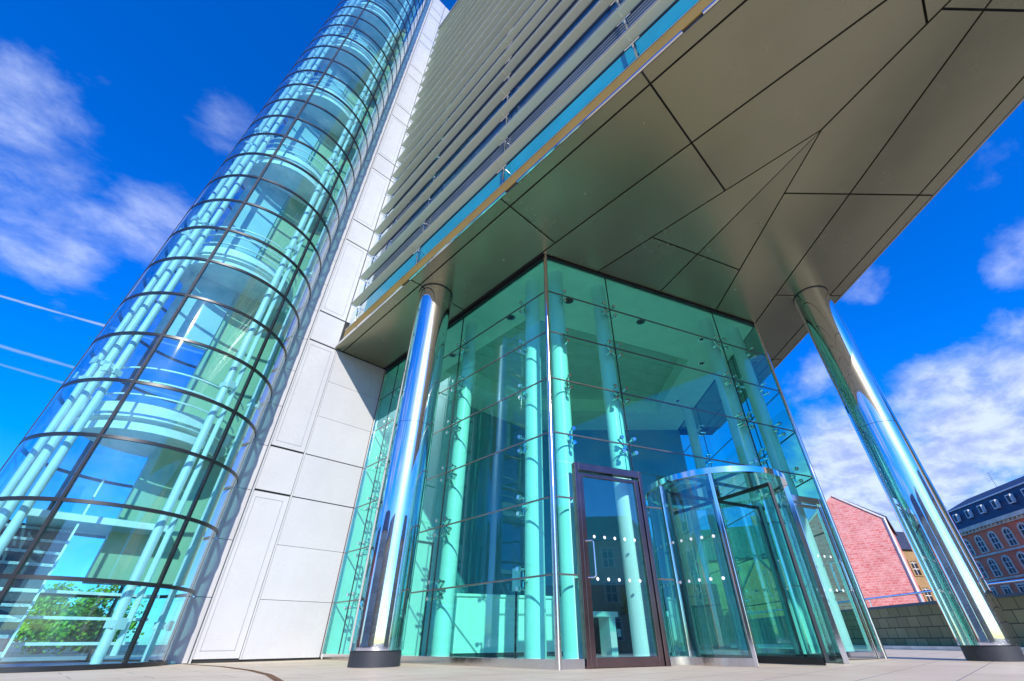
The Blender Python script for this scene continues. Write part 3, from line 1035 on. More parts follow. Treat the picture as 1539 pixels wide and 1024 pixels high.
# ------------------------------------------------------------------ side doors
def side_door(s0, s1, label, hinge_right, M_doorsteel=M_doorsteel):
    p0, p1 = C0 + BD * s0, C0 + BD * s1
    t = thing('glass_door', label, 'door', (p0.x, p0.y, 0), 'framed glass side doors of the lobby')
    fm = MB()
    fwid = 0.12

    def up(s, w, z0, z1, t0, t1):
        a, b = C0 + BD * (s - w / 2), C0 + BD * (s + w / 2)
        return [a + BN * t1, b + BN * t1, b + BN * t0, a + BN * t0], z0, z1
    for s in (s0 + 0.035, s1 - 0.035):
        fm.prism(*up(s, 0.06, 0, DOOR_H, -0.05, 0.05))
    a, b = C0 + BD * (s0 + 0.07), C0 + BD * (s1 - 0.07)
    fm.prism([a + BN * 0.05, b + BN * 0.05, b - BN * 0.05, a - BN * 0.05], DOOR_H - 0.11, DOOR_H)
    fm.build('door_frame', M_doorsteel, t, bevel=0.004)
    lf = MB()
    for s in (s0 + 0.115, s1 - 0.115):
        lf.prism(*up(s, 0.075, 0.01, DOOR_H - 0.15, -0.03, 0.03))
    a, b = C0 + BD * (s0 + 0.153), C0 + BD * (s1 - 0.153)
    lf.prism([a + BN * 0.03, b + BN * 0.03, b - BN * 0.03, a - BN * 0.03], 0.01, 0.11)
    lf.prism([a + BN * 0.03, b + BN * 0.03, b - BN * 0.03, a - BN * 0.03], DOOR_H - 0.20, DOOR_H - 0.15)
    leaf = lf.build('door_leaf', M_doorsteel, t, bevel=0.004)
    MB().prism([a + BN * 0.007, b + BN * 0.007, b - BN * 0.007, a - BN * 0.007], 0.11, DOOR_H - 0.20).build('glass_pane', M_dglass, leaf)
    dots = MB()
    n = 5
    for z in (0.98, 1.52):
        for k in range(n):
            q = C0 + BD * (s0 + 0.28 + k * (s1 - s0 - 0.56) / (n - 1)) + BN * 0.0075
            dots.tube((q.x, q.y, z), (q.x + BN.x * 0.001, q.y + BN.y * 0.001, z), 0.022, 16)
    dots.build('frosted_dots', M_dot, leaf)
    hs = (s0 + 0.115) if hinge_right else (s1 - 0.115)
    dirn = 1 if hinge_right else -1
    for sd in (1, -1):
        hb = C0 + BD * hs
        pts_ = []
        zc, hh, rr = 1.22, 0.23, 0.05
        off = [(0.03, zc - hh), (0.095, zc - hh), (0.115, zc - hh + 0.02), (0.115, zc + hh - 0.02), (0.095, zc + hh), (0.03, zc + hh)]
        hm = MB()
        P3 = [Vector((*(hb + BN * (sd * o) + BD * (dirn * (o - 0.03) * 0.9)), z)) for o, z in off]
        for u, w in zip(P3[:-1], P3[1:]):
            hm.tube(u, w, 0.014, 10)
        hm.build('handle', M_chrome, leaf, smooth=True)
    return t


side_door(0.36, 1.62, 'framed glass side door with upright handle between the front glass corner and the revolving door', True)
side_door(4.72, 5.95, 'framed glass side door right of the revolving door, at the far glass corner', False, M_chrome)

# ------------------------------------------------------------------ revolving door
rv = thing('revolving_door', 'round glass revolving door with steel posts and glazed drum', 'revolving door', (RVC.x, RVC.y, 0))
nb = atan2(BN.y, BN.x)
RH = 2.5
OA = R(46)
for s in (-1, 1):
    a0, a1 = nb + s * OA, nb + s * (pi - OA)
    MB().ring(RVC.x, RVC.y, RVR - 0.012, RVR, 0.09, RH - 0.09, min(a0, a1), max(a0, a1), 18).build('curved_glass', M_dglass, rv, smooth=True)
    MB().ring(RVC.x, RVC.y, RVR - 0.03, RVR + 0.015, 0.0, 0.09, min(a0, a1), max(a0, a1), 18).build('base_rail', M_steel2, rv, smooth=True)
    for a in (a0, a1):
        p = RVC + V2(cos(a), sin(a)) * RVR
        MB().box((p.x, p.y, (RH - 0.09) / 2), (0.075, 0.05, RH - 0.09), a).build('jamb_post', M_chrome, rv, bevel=0.006)
    am = nb + s * pi / 2 + 0.0
    p = RVC + V2(cos(am), sin(am)) * (RVR + 0.02)
    MB().box((p.x, p.y, (RH - 0.09) / 2), (0.05, 0.06, RH - 0.09), am).build('jamb_post', M_chrome, rv, bevel=0.006)
    dots = MB()
    for z in (0.98, 1.52):
        for k in range(10):
            a = min(a0, a1) + (k + 0.6) * abs(a1 - a0) / 10.5
            u = V2(cos(a), sin(a))
            q = RVC + u * (RVR + 0.001)
            dots.tube((q.x, q.y, z), (q.x + u.x * .001, q.y + u.y * .001, z), 0.022, 14)
    dots.build('frosted_dots', M_dot, rv)
MB().ring(RVC.x, RVC.y, RVR - 0.045, RVR + 0.03, RH - 0.09, RH + 0.0, 0, 2 * pi, 64).build('canopy_ring', M_chrome, rv, smooth=True)
MB().tube((RVC.x, RVC.y, RH - 0.06), (RVC.x, RVC.y, RH - 0.045), RVR - 0.045, 48).build('canopy_glass', M_dglass, rv)
MB().tube((RVC.x, RVC.y, 0.01), (RVC.x, RVC.y, RH - 0.065), 0.035, 16).build('centre_post', M_dark, rv, smooth=True)
MB().tube((RVC.x, RVC.y, RH - 0.16), (RVC.x, RVC.y, RH - 0.065), 0.10, 20).build('drive_hub', M_dark, rv, smooth=True)
for k in range(4):
    a = nb + R(4) + k * pi / 2
    u = V2(cos(a), sin(a))
    p0, p1 = RVC + u * 0.05, RVC + u * (RVR - 0.06)
    lm = MB()
    zb, zt2 = 0.03, RH - 0.2
    lm.bar((*p0, zb), (*p0, zt2), 0.04, 0.04)
    lm.bar((*p1, zb), (*p1, zt2), 0.035, 0.045)
    lm.bar((*(p0 + u * .02), zb + 0.03), (*(p1 - u * .02), zb + 0.03), 0.04, 0.06)
    lm.bar((*(p0 + u * .02), zt2 - 0.025), (*(p1 - u * .02), zt2 - 0.025), 0.04, 0.05)
    lf = lm.build('door_wing', M_dark, rv)
    w = V2(-u.y, u.x) * 0.005
    MB().prism([p0 + u * .02 + w, p1 - u * .02 + w, p1 - u * .02 - w, p0 + u * .02 - w], zb + 0.06, zt2 - 0.05).build('glass_pane', M_dglass, lf)
    hm = MB()
    h0 = RVC + u * 0.82
    w = V2(-u.y, u.x)
    for sgn in (1,):
        hm.tube((*(h0 + w * 0.05), 0.85), (*(h0 + w * 0.05), 1.25), 0.012, 8)
        hm.tube((*h0, 0.87), (*(h0 + w * 0.05), 0.87), 0.010, 8)
        hm.tube((*h0, 1.23), (*(h0 + w * 0.05), 1.23), 0.010, 8)
    hm.build('push_bar', M_chrome, lf)
    # rubber sweep at the foot
    MB().bar((*(p0 + u * .03), 0.018), (*(p1 - u * .03), 0.018), 0.012, 0.024).build('sweep', M_rubber, lf)

# ------------------------------------------------------------------ polished steel columns
def steel_column(x, y, r, label):
    t = thing('steel_column', label, 'column', (x, y, 0), 'polished steel columns under the soffit')
    MB().lathe(x, y, [(r, 0.19), (r, 3.66)], 64).build('shaft', M_steel, t, smooth=True)
    MB().lathe(x, y, [(r, 3.668), (r, ZT - 0.012)], 64).build('shaft', M_steel, t, smooth=True)
    MB().lathe(x, y, [(r - 0.006, 3.64), (r - 0.006, 3.69)], 48).build('seam', M_dark, t, smooth=True)
    MB().lathe(x, y, [(r - 0.02, 0.0), (r - 0.02, 0.20)], 48).build('base_collar', M_rubber, t, smooth=True)
    MB().lathe(x, y, [(r + 0.02, ZT - 0.012), (r + 0.02, ZT - 0.002)], 48).build('head_gasket', M_dark, t, smooth=True)
    # vertical sheet seam
    return t


steel_column(3.82, 6.97, 0.38, 'mirror polished steel column in front of the white wall, left of the lobby')
steel_column(10.28, 0.58, 0.355, 'mirror polished steel column at the right edge of the soffit, beyond the revolving door')

# ------------------------------------------------------------------ glass stair tower
TC, TR = V2(0.42, 11.05), 1.64
tw = thing('stair_tower', 'tall round glass stair tower with dark hoops beside the white wall', 'tower', (TC.x, TC.y, 0))
NR = 36
M0 = R(-56.5)
SECT = [M0 - R(120), M0 - R(60), M0, M0 + R(60)]     # visible mullions
TB = 0.035


def tpane(a0, a1, i, name='glass_pane'):
    return MB().ring(TC.x, TC.y, TR - 0.012, TR, TB + i * MOD + 0.02, TB + (i + 1) * MOD - 0.02, a0 + 0.012, a1 - 0.012, 14)


for i in range(33):
    for k in range(3):
        tpane(SECT[k], SECT[k + 1], i).build('glass_pane', M_tglass, tw, smooth=True)
rest = MB()
for i in range(33, NR):
    for k in range(3):
        q = tpane(SECT[k], SECT[k + 1], i)
        rest.add(q.v, q.f)
for i in range(NR):
    q = MB().ring(TC.x, TC.y, TR - 0.012, TR, TB + i * MOD + 0.02, TB + (i + 1) * MOD - 0.02, SECT[3] + 0.012, SECT[3] + R(178), 20)
    rest.add(q.v, q.f)
rest.build('rear_glazing', M_tglass, tw, smooth=True, kind='stuff')
for i in range(NR + 1):
    z = TB + i * MOD
    MB().ring(TC.x, TC.y, TR - 0.035, TR + 0.012, z - 0.026 if i else 0.0, z + 0.026, 0, 2 * pi, 72).build('hoop', M_dark, tw, smooth=True)
for k in range(6):
    a = M0 + k * R(60)
    p = TC + V2(cos(a), sin(a)) * (TR - 0.015)
    MB().box((p.x, p.y, NR * MOD / 2 + 0.03), (0.06, 0.045, NR * MOD), a).build('mullion', M_dark, tw)
# painted tubes just inside the glass, with clamps every two rows
TUBE_ANG = [(-66, 0.22, 0.068), (-139, 0.24, 0.062), (-154, 0.26, 0.07), (-171, 0.22, 0.06), (-30, 0.22, 0.05)]
for ad, ins, rr in TUBE_ANG:
    a = R(ad)
    p = TC + V2(cos(a), sin(a)) * (TR - ins)
    tb = MB().tube((p.x, p.y, 0.06), (p.x, p.y, NR * MOD - 0.2), rr, 16).build('tube_column', M_tube, tw, smooth=True)
    cl = MB()
    u = V2(cos(a), sin(a))
    for i in range(0, NR, 4):
        z = TB + i * MOD + (0.28 if ad % 2 else 0.5)
        cl.box((p.x, p.y, z), (rr * 2.5, rr * 2.2, 0.10), a)
        q = p + u * (ins - 0.06)
        cl.bar((p.x, p.y, z), (q.x, q.y, z), 0.05, 0.06)
        cl.box((q.x, q.y, z), (0.03, 0.14, 0.14), a)
    cl.build('tube_clamp', M_tube, tb)
# flat pale fin beside the main mullion
a = R(-61.0)
p = TC + V2(cos(a), sin(a)) * (TR - 0.13)
MB().box((p.x, p.y, NR * MOD / 2), (0.10, 0.02, NR * MOD - 0.3), a + R(8)).build('glass_fin', M_tube, tw)
# lift core and landings
MB().box((1.20, 11.55, NR * MOD / 2 + 0.6), (1.40, 0.9, NR * MOD - 1.2)).build('lift_core', M_core, tw)
MB().box((-0.02, 11.12, NR * MOD / 2 + 2.95), (1.00, 0.12, NR * MOD - 5.9)).build('rear_panel', M_core2, tw)
for f in range(8):
    z = 3.62 + f * UNIT
    MB().ring(TC.x, TC.y, 0.02, 1.22, z, z + 0.05, 0, 2 * pi, 40).build('landing', M_landing, tw)
    MB().ring(TC.x, TC.y, 1.22, 1.27, z + 0.06, z + 0.26, R(-178), R(-20), 32).build('landing_edge', M_landing, tw)
    MB().ring(TC.x, TC.y, 1.12, 1.18, z - 0.22, z - 0.08, R(-178), R(-20), 32).build('landing_edge', M_landing, tw)
    m = MB()
    for dz in (0.42, 0.70, 0.98):
        m.ring(TC.x, TC.y, 1.20, 1.225, z + dz, z + dz + 0.026, R(-178), R(-15), 32)
    m.build('balustrade', M_landing, tw)
    if f:
        continue
    # half landing
    z = 1.95 + f * UNIT
    MB().box((0.35, 11.1, z + 0.06), (1.9, 1.1, 0.12)).build('half_landing', M_core2, tw)
    MB().box((0.35, 10.54, z + 0.06), (1.9, 0.02, 0.10)).build('half_landing_edge', M_landing, tw)
    # flight between landings
    flight = MB()
    for k in range(10):
        flight.box((-0.40, 9.98 + k * 0.15, 0.10 + k * 0.19), (0.84, 0.02, 0.15))
    fl = flight.build('stair_flight', M_riser, tw)
    for k in range(10):
        MB().box((-0.40, 10.05 + k * 0.15, 0.195 + k * 0.19), (0.88, 0.19, 0.04)).build('stair_tread', M_tread, fl)
    sr = MB()
    for sx in (-0.86, 0.02):
        for dz in (0.0, 0.9, 0.6):
            sr.bar((sx, 9.98, (z - 1.70 if f else 0.1) + dz), (sx, 11.2, z - 0.02 + dz), 0.03, 0.03 if dz else 0.2)
    sr.build('stair_rail', M_landing, tw)
    sr = None
# ground level rails across the back of the stair
m = MB()
for zz in (0.30, 0.62, 0.95):
    m.bar((-0.6, 10.3, zz), (1.5, 10.45, zz), 0.035, 0.04)
m.build('handrail', M_landing, tw)
MB().ring(TC.x, TC.y, 0, TR - 0.05, 0.0, 0.03, 0, 2 * pi, 48).build('tower_floor', M_granite, tw)

# ------------------------------------------------------------------ things inside the lobby
d0 = V2(6.15, 8.25)
dk = thing('reception_desk', 'long white reception desk standing in the lobby behind the corner glass', 'desk', (*d0, 0.022))
nI = -BN
MB().prism([d0, d0 + BD * 2.5, d0 + BD * 2.5 + nI * 0.08, d0 + nI * 0.08], 0.10, 1.06).build('desk_front', M_desk, dk)
MB().prism([d0 - BD * .03 + BN * .05, d0 + BD * 2.53 + BN * .05, d0 + BD * 2.53 + nI * 0.5, d0 - BD * .03 + nI * 0.5], 1.06, 1.11).build('desk_top', M_desk, dk, bevel=.006)
MB().prism([d0 + BD * .03 + nI * .03, d0 + BD * 2.47 + nI * .03, d0 + BD * 2.47 + nI * 0.45, d0 + BD * .03 + nI * 0.45], 0.022, 0.10).build('plinth', M_darkwall, dk)
tb = V2(9.05, 7.0)
tt = thing('side_table', 'white side table with slab legs seen through the left side door', 'table', (*tb, 0.022))
MB().box((tb.x, tb.y, 0.77), (1.0, 0.55, 0.10), R(-21.85)).build('table_top', M_desk, tt, bevel=.006)
for s in (-0.36, 0.36):
    q = tb + BD * s
    MB().box((q.x, q.y, 0.371), (0.16, 0.45, 0.698), R(-21.85)).build('table_leg', M_desk, tt)
cb = V2(10.5, 7.5)
ct = thing('cabinet', 'low dark cabinet standing beside the potted palm in the lobby', 'cabinet', (*cb, 0.022))
MB().box((cb.x, cb.y, 0.42), (0.9, 0.45, 0.79), R(-21.85)).build('cabinet_body', M_darkwall, ct, bevel=.008)
q = cb + BN * 0.231
MB().box((q.x, q.y, 0.44), (0.10, 0.012, 0.16), R(-21.85)).build('socket_plate', M_signw, ct)


def potted(x, y, h, label, seed):
    rnd = random.Random(seed)
    t = thing('potted_plant', label, 'plant', (x, y, 0.022), 'potted palms in the lobby')
    MB().prism([(x - .17, y - .17), (x + .17, y - .17), (x + .17, y + .17), (x - .17, y + .17)], 0.022, 0.62).build('pot', M_pot, t, bevel=.01)
    m = MB()
    MBs = MB().tube((x, y, 0.6), (x, y, 0.95), 0.025, 8).build('stem', M_bark, t)
    for k in range(46):
        a = rnd.uniform(0, 2 * pi)
        e = rnd.uniform(0.1, 1.35)
        L = h * rnd.uniform(0.5, 0.8)
        u = V2(cos(a), sin(a))
        side = V2(-u.y, u.x)
        z0 = 0.75 + rnd.uniform(0, 0.25)
        vs = []
        for j in range(5):
            f = j / 4
            rr = L * f * cos(e)
            zz = z0 + L * f * sin(e) - 0.45 * L * f * f * cos(e)
            w = 0.022 * (1 - f) * (0.4 + 2.4 * f) + 0.002
            c = V2(x, y) + u * rr
            vs += [(*(c + side * w), zz), (*(c - side * w), zz)]
        m.add(vs, [(2 * j, 2 * j + 1, 2 * j + 3, 2 * j + 2) for j in range(4)])
    m.build('foliage', M_leaf, t)


potted(10.95, 7.42, 0.85, 'bushy potted palm right of the dark cabinet in the lobby', 3)
potted(9.95, 7.95, 0.75, 'smaller potted palm behind the white side table in the lobby', 5)
sp = V2(5.62, 5.92)
sg = thing('sign_stand', 'white notice board on a thin post inside the front glass corner', 'sign stand', (*sp, 0.022))
MB().tube((sp.x, sp.y, 0.03), (sp.x, sp.y, 0.98), 0.018, 10).build('post', M_dark, sg)
MB().tube((sp.x, sp.y, 0.022), (sp.x, sp.y, 0.035), 0.15, 20).build('foot', M_dark, sg)
MB().box((sp.x, sp.y, 1.14), (0.14, 0.02, 0.34), R(-46)).build('board', M_signw, sg)
nq = BW.lerp(E1, 0.36)
nd = (E1 - BW).normalized()
nn = V2(nd.y, -nd.x)
nl = thing('wall_notice', 'small yellow notice with white foot fixed on the dark lobby panelling', 'notice', (*nq, 1.4))
c = nq + nn * 0.126
MB().box((c.x, c.y, 1.47), (0.22, 0.01, 0.26), atan2(nd.y, nd.x)).build('notice_plate', M_yellow, nl)
MB().box((c.x, c.y, 1.29), (0.22, 0.01, 0.09), atan2(nd.y, nd.x)).build('notice_strip', M_signw, nl)

# ------------------------------------------------------------------ stone wall and handrail on the right
wa, wb = V2(16.4, -0.45) - E_ * 9, V2(16.4, -0.45) + E_ * 16
sw = thing('stone_wall', 'low dark green stone block wall edging the plaza behind the right column', 'wall', (*wa, 0))
MB().slab(wa, wb, 0, 1.10, 0, -0.35).build('block_wall', M_stone, sw)
MB().slab(wa, wb, 1.10, 1.17, 0.03, -0.38).build('coping', M_darkwall, sw)
MB().slab(wa + V2(0, 0), wb, 0.0, 0.09, 0.5, 0.004).build('kerb', M_coping, sw)
hr = thing('handrail', 'slim steel handrail on short posts along the dark stone wall', 'handrail', (*(wa - EN * -0.2), 1.17))
m = MB().tube((*(wa + EN * 0.18), 1.43), (*(wb + EN * 0.18), 1.43), 0.028, 10)
m.build('rail', M_chrome, hr, smooth=True)
for k in range(11):
    q = wa + E_ * (1.2 + 2.3 * k) + EN * 0.18
    MB().tube((q.x, q.y, 1.17), (q.x, q.y, 1.42), 0.018, 8).build('post', M_chrome, hr)


# ------------------------------------------------------------------ street buildings
def azp(az, D):
    return V2(cos(R(az)), sin(R(az))) * D


def window_arch(t, o, d, n, s, z, w, h, arch, frame, pane_m, deep=0.12):
    """window on a facade: o origin, d run, n outward"""
    fm = MB()
    N = 8
    prof = [(-w / 2, 0), (-w / 2, h)] + ([(-w / 2 * cos(pi * k / N), h + w * 0.42 * sin(pi * k / N)) for k in range(1, N)] if arch else []) + [(w / 2, h), (w / 2, 0)]
    tk = 0.28
    outr = [(-w / 2 - tk, -0.12), (-w / 2 - tk, h + (0.0 if arch else tk))] + ([(-(w / 2 + tk) * cos(pi * k / N), h + (w * 0.42 + tk) * sin(pi * k / N)) for k in range(1, N)] if arch else []) + [(w / 2 + tk, h + (0.0 if arch else tk)), (w / 2 + tk, -0.12)]
    k = len(prof)

    def pt(q, off):
        c = o + d * (s + q[0]) + n * off
        return (c.x, c.y, z + q[1])
    vs = [pt(q, deep) for q in outr] + [pt(q, deep) for q in prof] + [pt(q, 0.0) for q in outr] + [pt(q, 0.01) for q in prof]
    fs = []
    for i in range(k):
        j = (i + 1) % k
        fs += [(i, j, k + j, k + i), (k + i, k + j, 3 * k + j, 3 * k + i), (j, i, 2 * k + i, 2 * k + j)]
    fm.add(vs, fs)
    wf = fm.build('window', frame, t, fix=True)
    pm = MB()
    pm.add([pt(q, 0.02) for q in prof], [tuple(range(k))])
    pm.build('window_pane', pane_m, wf, fix=True)
    bm_ = MB()
    c0, c1 = Vector(pt((0, 0), 0.045)), Vector(pt((0, h + (w * .4 if arch else 0)), 0.045))
    bm_.bar(c0, c1, 0.09, 0.06)
    for hh in (0.45, 0.9):
        bm_.bar(pt((-w / 2, h * hh), 0.045), pt((w / 2, h * hh), 0.045), 0.06, 0.09)
    bm_.build('glazing_bar', M_wframe, wf)
    return wf


# pink brick gable house
ga, gbp = azp(13.55, 70.8), azp(6.22, 70)
gd = (gbp - ga).normalized()
gn = V2(gd.y, -gd.x)
gn = gn if gn.dot(ga) < 0 else -gn
gmid = azp(9.88, 70)
gl = (gbp - ga).length
gs = (gmid - ga).dot(gd)
gt = thing('gable_house', 'tall house with blank pink brick gable wall and pale coping', 'house', (*ga, 0))
zE, zP = 12.5, 15.9
back = -gn * 14


def gpt(s, z, off=0.0):
    c = ga + gd * s + gn * off
    return Vector((c.x, c.y, z))


zL = zP - (zP - zE) * gs / (gl - gs)
m = MB()
pr = [(0, 0), (gl, 0), (gl, zE), (gs, zP), (0, zL)]
vs = [gpt(s, z) for s, z in pr] + [gpt(s, z, -14) for s, z in pr]
m.add(vs, [(0, 1, 2, 3, 4), (9, 8, 7, 6, 5), (0, 5, 6, 1), (1, 6, 7, 2), (4, 9, 5, 0)])
m.build('wall', M_gable, gt, fix=True)
m = MB()
for (s0, z0), (s1, z1) in (((gl + 0.3, zE - 0.15), (gs, zP)), ((gs, zP), (-0.3, zL - 0.2))):
    vs = [gpt(s0, z0 + .02, -0.1), gpt(s1, z1 + .02, -0.1), gpt(s1, z1 + .02, -14.2), gpt(s0, z0 + .02, -14.2)]
    m.add(vs + [v + Vector((0, 0, 0.25)) for v in vs], [(0, 1, 2, 3), (7, 6, 5, 4), (0, 4, 5, 1), (1, 5, 6, 2), (2, 6, 7, 3), (3, 7, 4, 0)])
m.build('roof', M_slate, gt, fix=True)
m = MB()
m.bar(gpt(gl + 0.05, zE - 0.05, 0.02), gpt(gs, zP + 0.12, 0.02), 0.18, 0.2)
m.bar(gpt(gs, zP + 0.12, 0.02), gpt(-0.05, zL - 0.02, 0.02), 0.18, 0.2)
m.bar(gpt(gl - 0.05, 0, 0.03), gpt(gl - 0.05, zE, 0.03), 0.30, 0.2)
m.build('gable_coping', M_coping, gt)

# ochre house between the gable and the column
oa, obp = azp(6.15, 84), azp(2.0, 92)
od = (obp - oa).normalized()
on = V2(od.y, -od.x)
on = on if on.dot(oa) < 0 else -on
ol = (obp - oa).length
oc = thing('brown_house', 'narrow brown house with dark slate roof right of the pink gable', 'house', (*oa, 0))
MB().prism([oa, obp, obp - on * 10, oa - on * 10], 0, 10.6).build('wall', M_brown, oc)
m = MB()
q = [oa + on * .4, obp + on * .4, obp - on * 10, oa - on * 10]
q2 = [oa - on * 1.6, obp - on * 1.6, obp - on * 8, oa - on * 8]
m.add([(*p, 10.6) for p in q] + [(*p, 13.4) for p in q2], [(0, 1, 5, 4), (1, 2, 6, 5), (2, 3, 7, 6), (3, 0, 4, 7), (4, 5, 6, 7), (3, 2, 1, 0)])
m.build('roof', M_slate, oc, fix=True)
for zf in (1.0, 4.2, 7.4):
    for k in range(3):
        window_arch(oc, oa, od, on, 1.2 + k * 2.4, zf, 1.0, 1.7, False, M_brown, M_wpane)

# brick gable and yellow house seen through the lobby glass
def side_house(az0, az1, D, h, ridge, wallm, label, gable):
    a, b = azp(az0, D), azp(az1, D)
    d = (b - a).normalized()
    n = V2(d.y, -d.x)
    n = n if n.dot(a) < 0 else -n
    L = (b - a).length
    t = thing('gable_house' if gable else 'street_house', label, 'house', (*a, 0))
    pr = [(0, 0), (L, 0), (L, h)] + ([(L / 2, h + ridge)] if gable else []) + [(0, h)]
    vs = [(*(a + d * s), z) for s, z in pr] + [(*(a + d * s - n * 10), z) for s, z in pr]
    k = len(pr)
    MB().add(vs, [tuple(range(k)), tuple(reversed(range(k, 2 * k)))] + [(i, (i + 1) % k, k + (i + 1) % k, k + i) for i in range(k)]).build('wall', wallm, t)
    m = MB()
    if gable:
        for s0, z0, s1, z1 in ((-.25, h - .1, L / 2, h + ridge), (L / 2, h + ridge, L + .25, h - .1)):
            m.prism([(0, 0), (1, 0), (1, 1)], 0, 0) if False else None
            vs = [(*(a + d * s0 + n * .15), z0 + .03), (*(a + d * s1 + n * .15), z1 + .03), (*(a + d * s1 - n * 10.2), z1 + .03), (*(a + d * s0 - n * 10.2), z0 + .03)]
            m.add(vs + [(x, y, z + .22) for x, y, z in vs], [(0, 1, 2, 3), (7, 6, 5, 4), (0, 4, 5, 1), (1, 5, 6, 2), (2, 6, 7, 3), (3, 7, 4, 0)])
        m.build('roof', M_slateg, t)
    else:
        q = [a + n * .4 - d * .3, b + n * .4 + d * .3, b - n * 10.3 + d * .3, a - n * 10.3 - d * .3]
        q2 = [a - n * 4 + d * .5, b - n * 4 - d * .5, b - n * 6 - d * .5, a - n * 6 + d * .5]
        m.add([(*p, h + .01) for p in q] + [(*p, h + ridge) for p in q2], [(0, 1, 5, 4), (1, 2, 6, 5), (2, 3, 7, 6), (3, 0, 4, 7), (4, 5, 6, 7), (3, 2, 1, 0)])
        rf_ = m.build('roof', M_slateg, t)
        for kk in range(2):
            c = a + d * (L * (0.3 + 0.4 * kk)) - n * 4.5
            MB().box((c.x, c.y, h + ridge + .5), (1.0, 0.7, 2.0), atan2(d.y, d.x)).build('chimney', M_orange, rf_)
        for fl_ in range(int(h / 3.3)):
            for kk in range(int(L / 2.6)):
                window_arch(t, a, d, n, 1.5 + kk * 2.6, 1.0 + 3.3 * fl_, 1.1, 1.6, True, M_wframe, M_wpane)


side_house(21.2, 16.6, 58, 4.6, 3.2, M_orange, 'low orange brick gable house seen through the revolving door drum', True)
side_house(25.5, 14.6, 74, 9.8, 5.0, M_ochre, 'ochre house with green roof and white arched windows seen through the lobby glass', False)
side_house(33.0, 26.2, 80, 17.0, 4.0, M_orange, 'tall orange brick gable house seen far behind the lobby glass', True)

# red ornate building
ra, rb = azp(2.6, 113), azp(-12.5, 82)
rd = (rb - ra).normalized()
rn = V2(rd.y, -rd.x)
rn = rn if rn.dot(ra) < 0 else -rn
rl = (rb - ra).length
EZ = 15.6
rbld = thing('red_building', 'long red rendered building with arched windows and dark mansard roof', 'building', (*ra, 0))
MB().prism([ra, rb, rb - rn * 14, ra - rn * 14], 0, EZ).build('wall', M_redwall, rbld)
m = MB()
for z, h, o_ in ((EZ - 0.55, 0.55, 0.7), (EZ - 0.95, 0.35, 0.3), (EZ - 4.45, 0.3, 0.18), (EZ - 7.9, 0.3, 0.18), (3.6, .6, .25)):
    m.prism([ra + rn * o_, rb + rn * o_, rb, ra], z, z + h)
for k in range(int(rl / 0.9)):
    q = ra + rd * (0.4 + k * 0.9)
    m.prism([q + rn * 0.55, q + rd * 0.3 + rn * 0.55, q + rd * .3, q], EZ - 0.8, EZ - 0.56)
m.build('cornice', M_sand, rbld)
m = MB()
q = [ra + rn * .55, rb + rn * .55, rb - rn * 14, ra - rn * 14]
q2 = [ra - rn * .9 + rd * .5, rb - rn * .9, rb - rn * 13, ra - rn * 13 + rd * .5]
q3 = [ra - rn * 5.2 + rd * 3.2, rb - rn * 5.2, rb - rn * 8.5, ra - rn * 8.5 + rd * 3.2]
m.add([(*p, EZ) for p in q] + [(*p, EZ + 3.4) for p in q2], [(0, 1, 5, 4), (1, 2, 6, 5), (2, 3, 7, 6), (3, 0, 4, 7), (3, 2, 1, 0), (4, 5, 6, 7)])
m.add([(*p, EZ + 3.41) for p in q2] + [(*p, EZ + 5.6) for p in q3], [(0, 1, 5, 4), (1, 2, 6, 5), (2, 3, 7, 6), (3, 0, 4, 7), (4, 5, 6, 7)])
rf = m.build('roof', M_slate, rbld, fix=True)
m = MB().bar((*(q2[0] + rn * .05), EZ + 3.4), (*(q2[1] + rn * .05), EZ + 3.4), 0.25, 0.18)
m.build('roof_edge', M_coping, rf)
step = 3.15
for k in range(int((rl - 1.5) / step)):
    s = 2.0 + k * step
    for fl, arch in ((0, True), (1, True), (2, False), (3, False)):
        zf = EZ - 3.85 - fl * 3.45
        window_arch(rbld, ra, rd, rn, s, zf, 1.25, 1.75 if arch else 1.9, arch, M_sand, M_wpane)
    if k % 1 == 0:
        zc = EZ + 1.05
        c = ra + rd * (s + 1.1) + rn * 0.12
        dm_ = MB().box((c.x, c.y, zc + 0.75), (0.95, 0.5, 1.25), atan2(rd.y, rd.x))
        do = dm_.build('dormer', M_wframe, rf)
        c2 = c + rn * 0.26
        MB().box((c2.x, c2.y, zc + 0.75), (0.6, 0.03, 0.95), atan2(rd.y, rd.x)).build('window_pane', M_wpane, do)
an = ra + rd * 10.5 - rn * 5.5
at_ = thing('roof_antenna', 'thin television antenna standing on the dark roof of the red building', 'antenna', (*an, EZ + 5.6))
MB().tube((*an, EZ + 5.55), (*an, EZ + 8.2), 0.03, 6).build('mast', M_dark, at_)
m = MB()
for k in range(4):
    m.tube((*(an - rd * 1.1), EZ + 7.0 + k * .35), (*(an + rd * 1.1), EZ + 7.0 + k * .35), 0.014, 5)
m.build('aerial_rods', M_dark, at_)

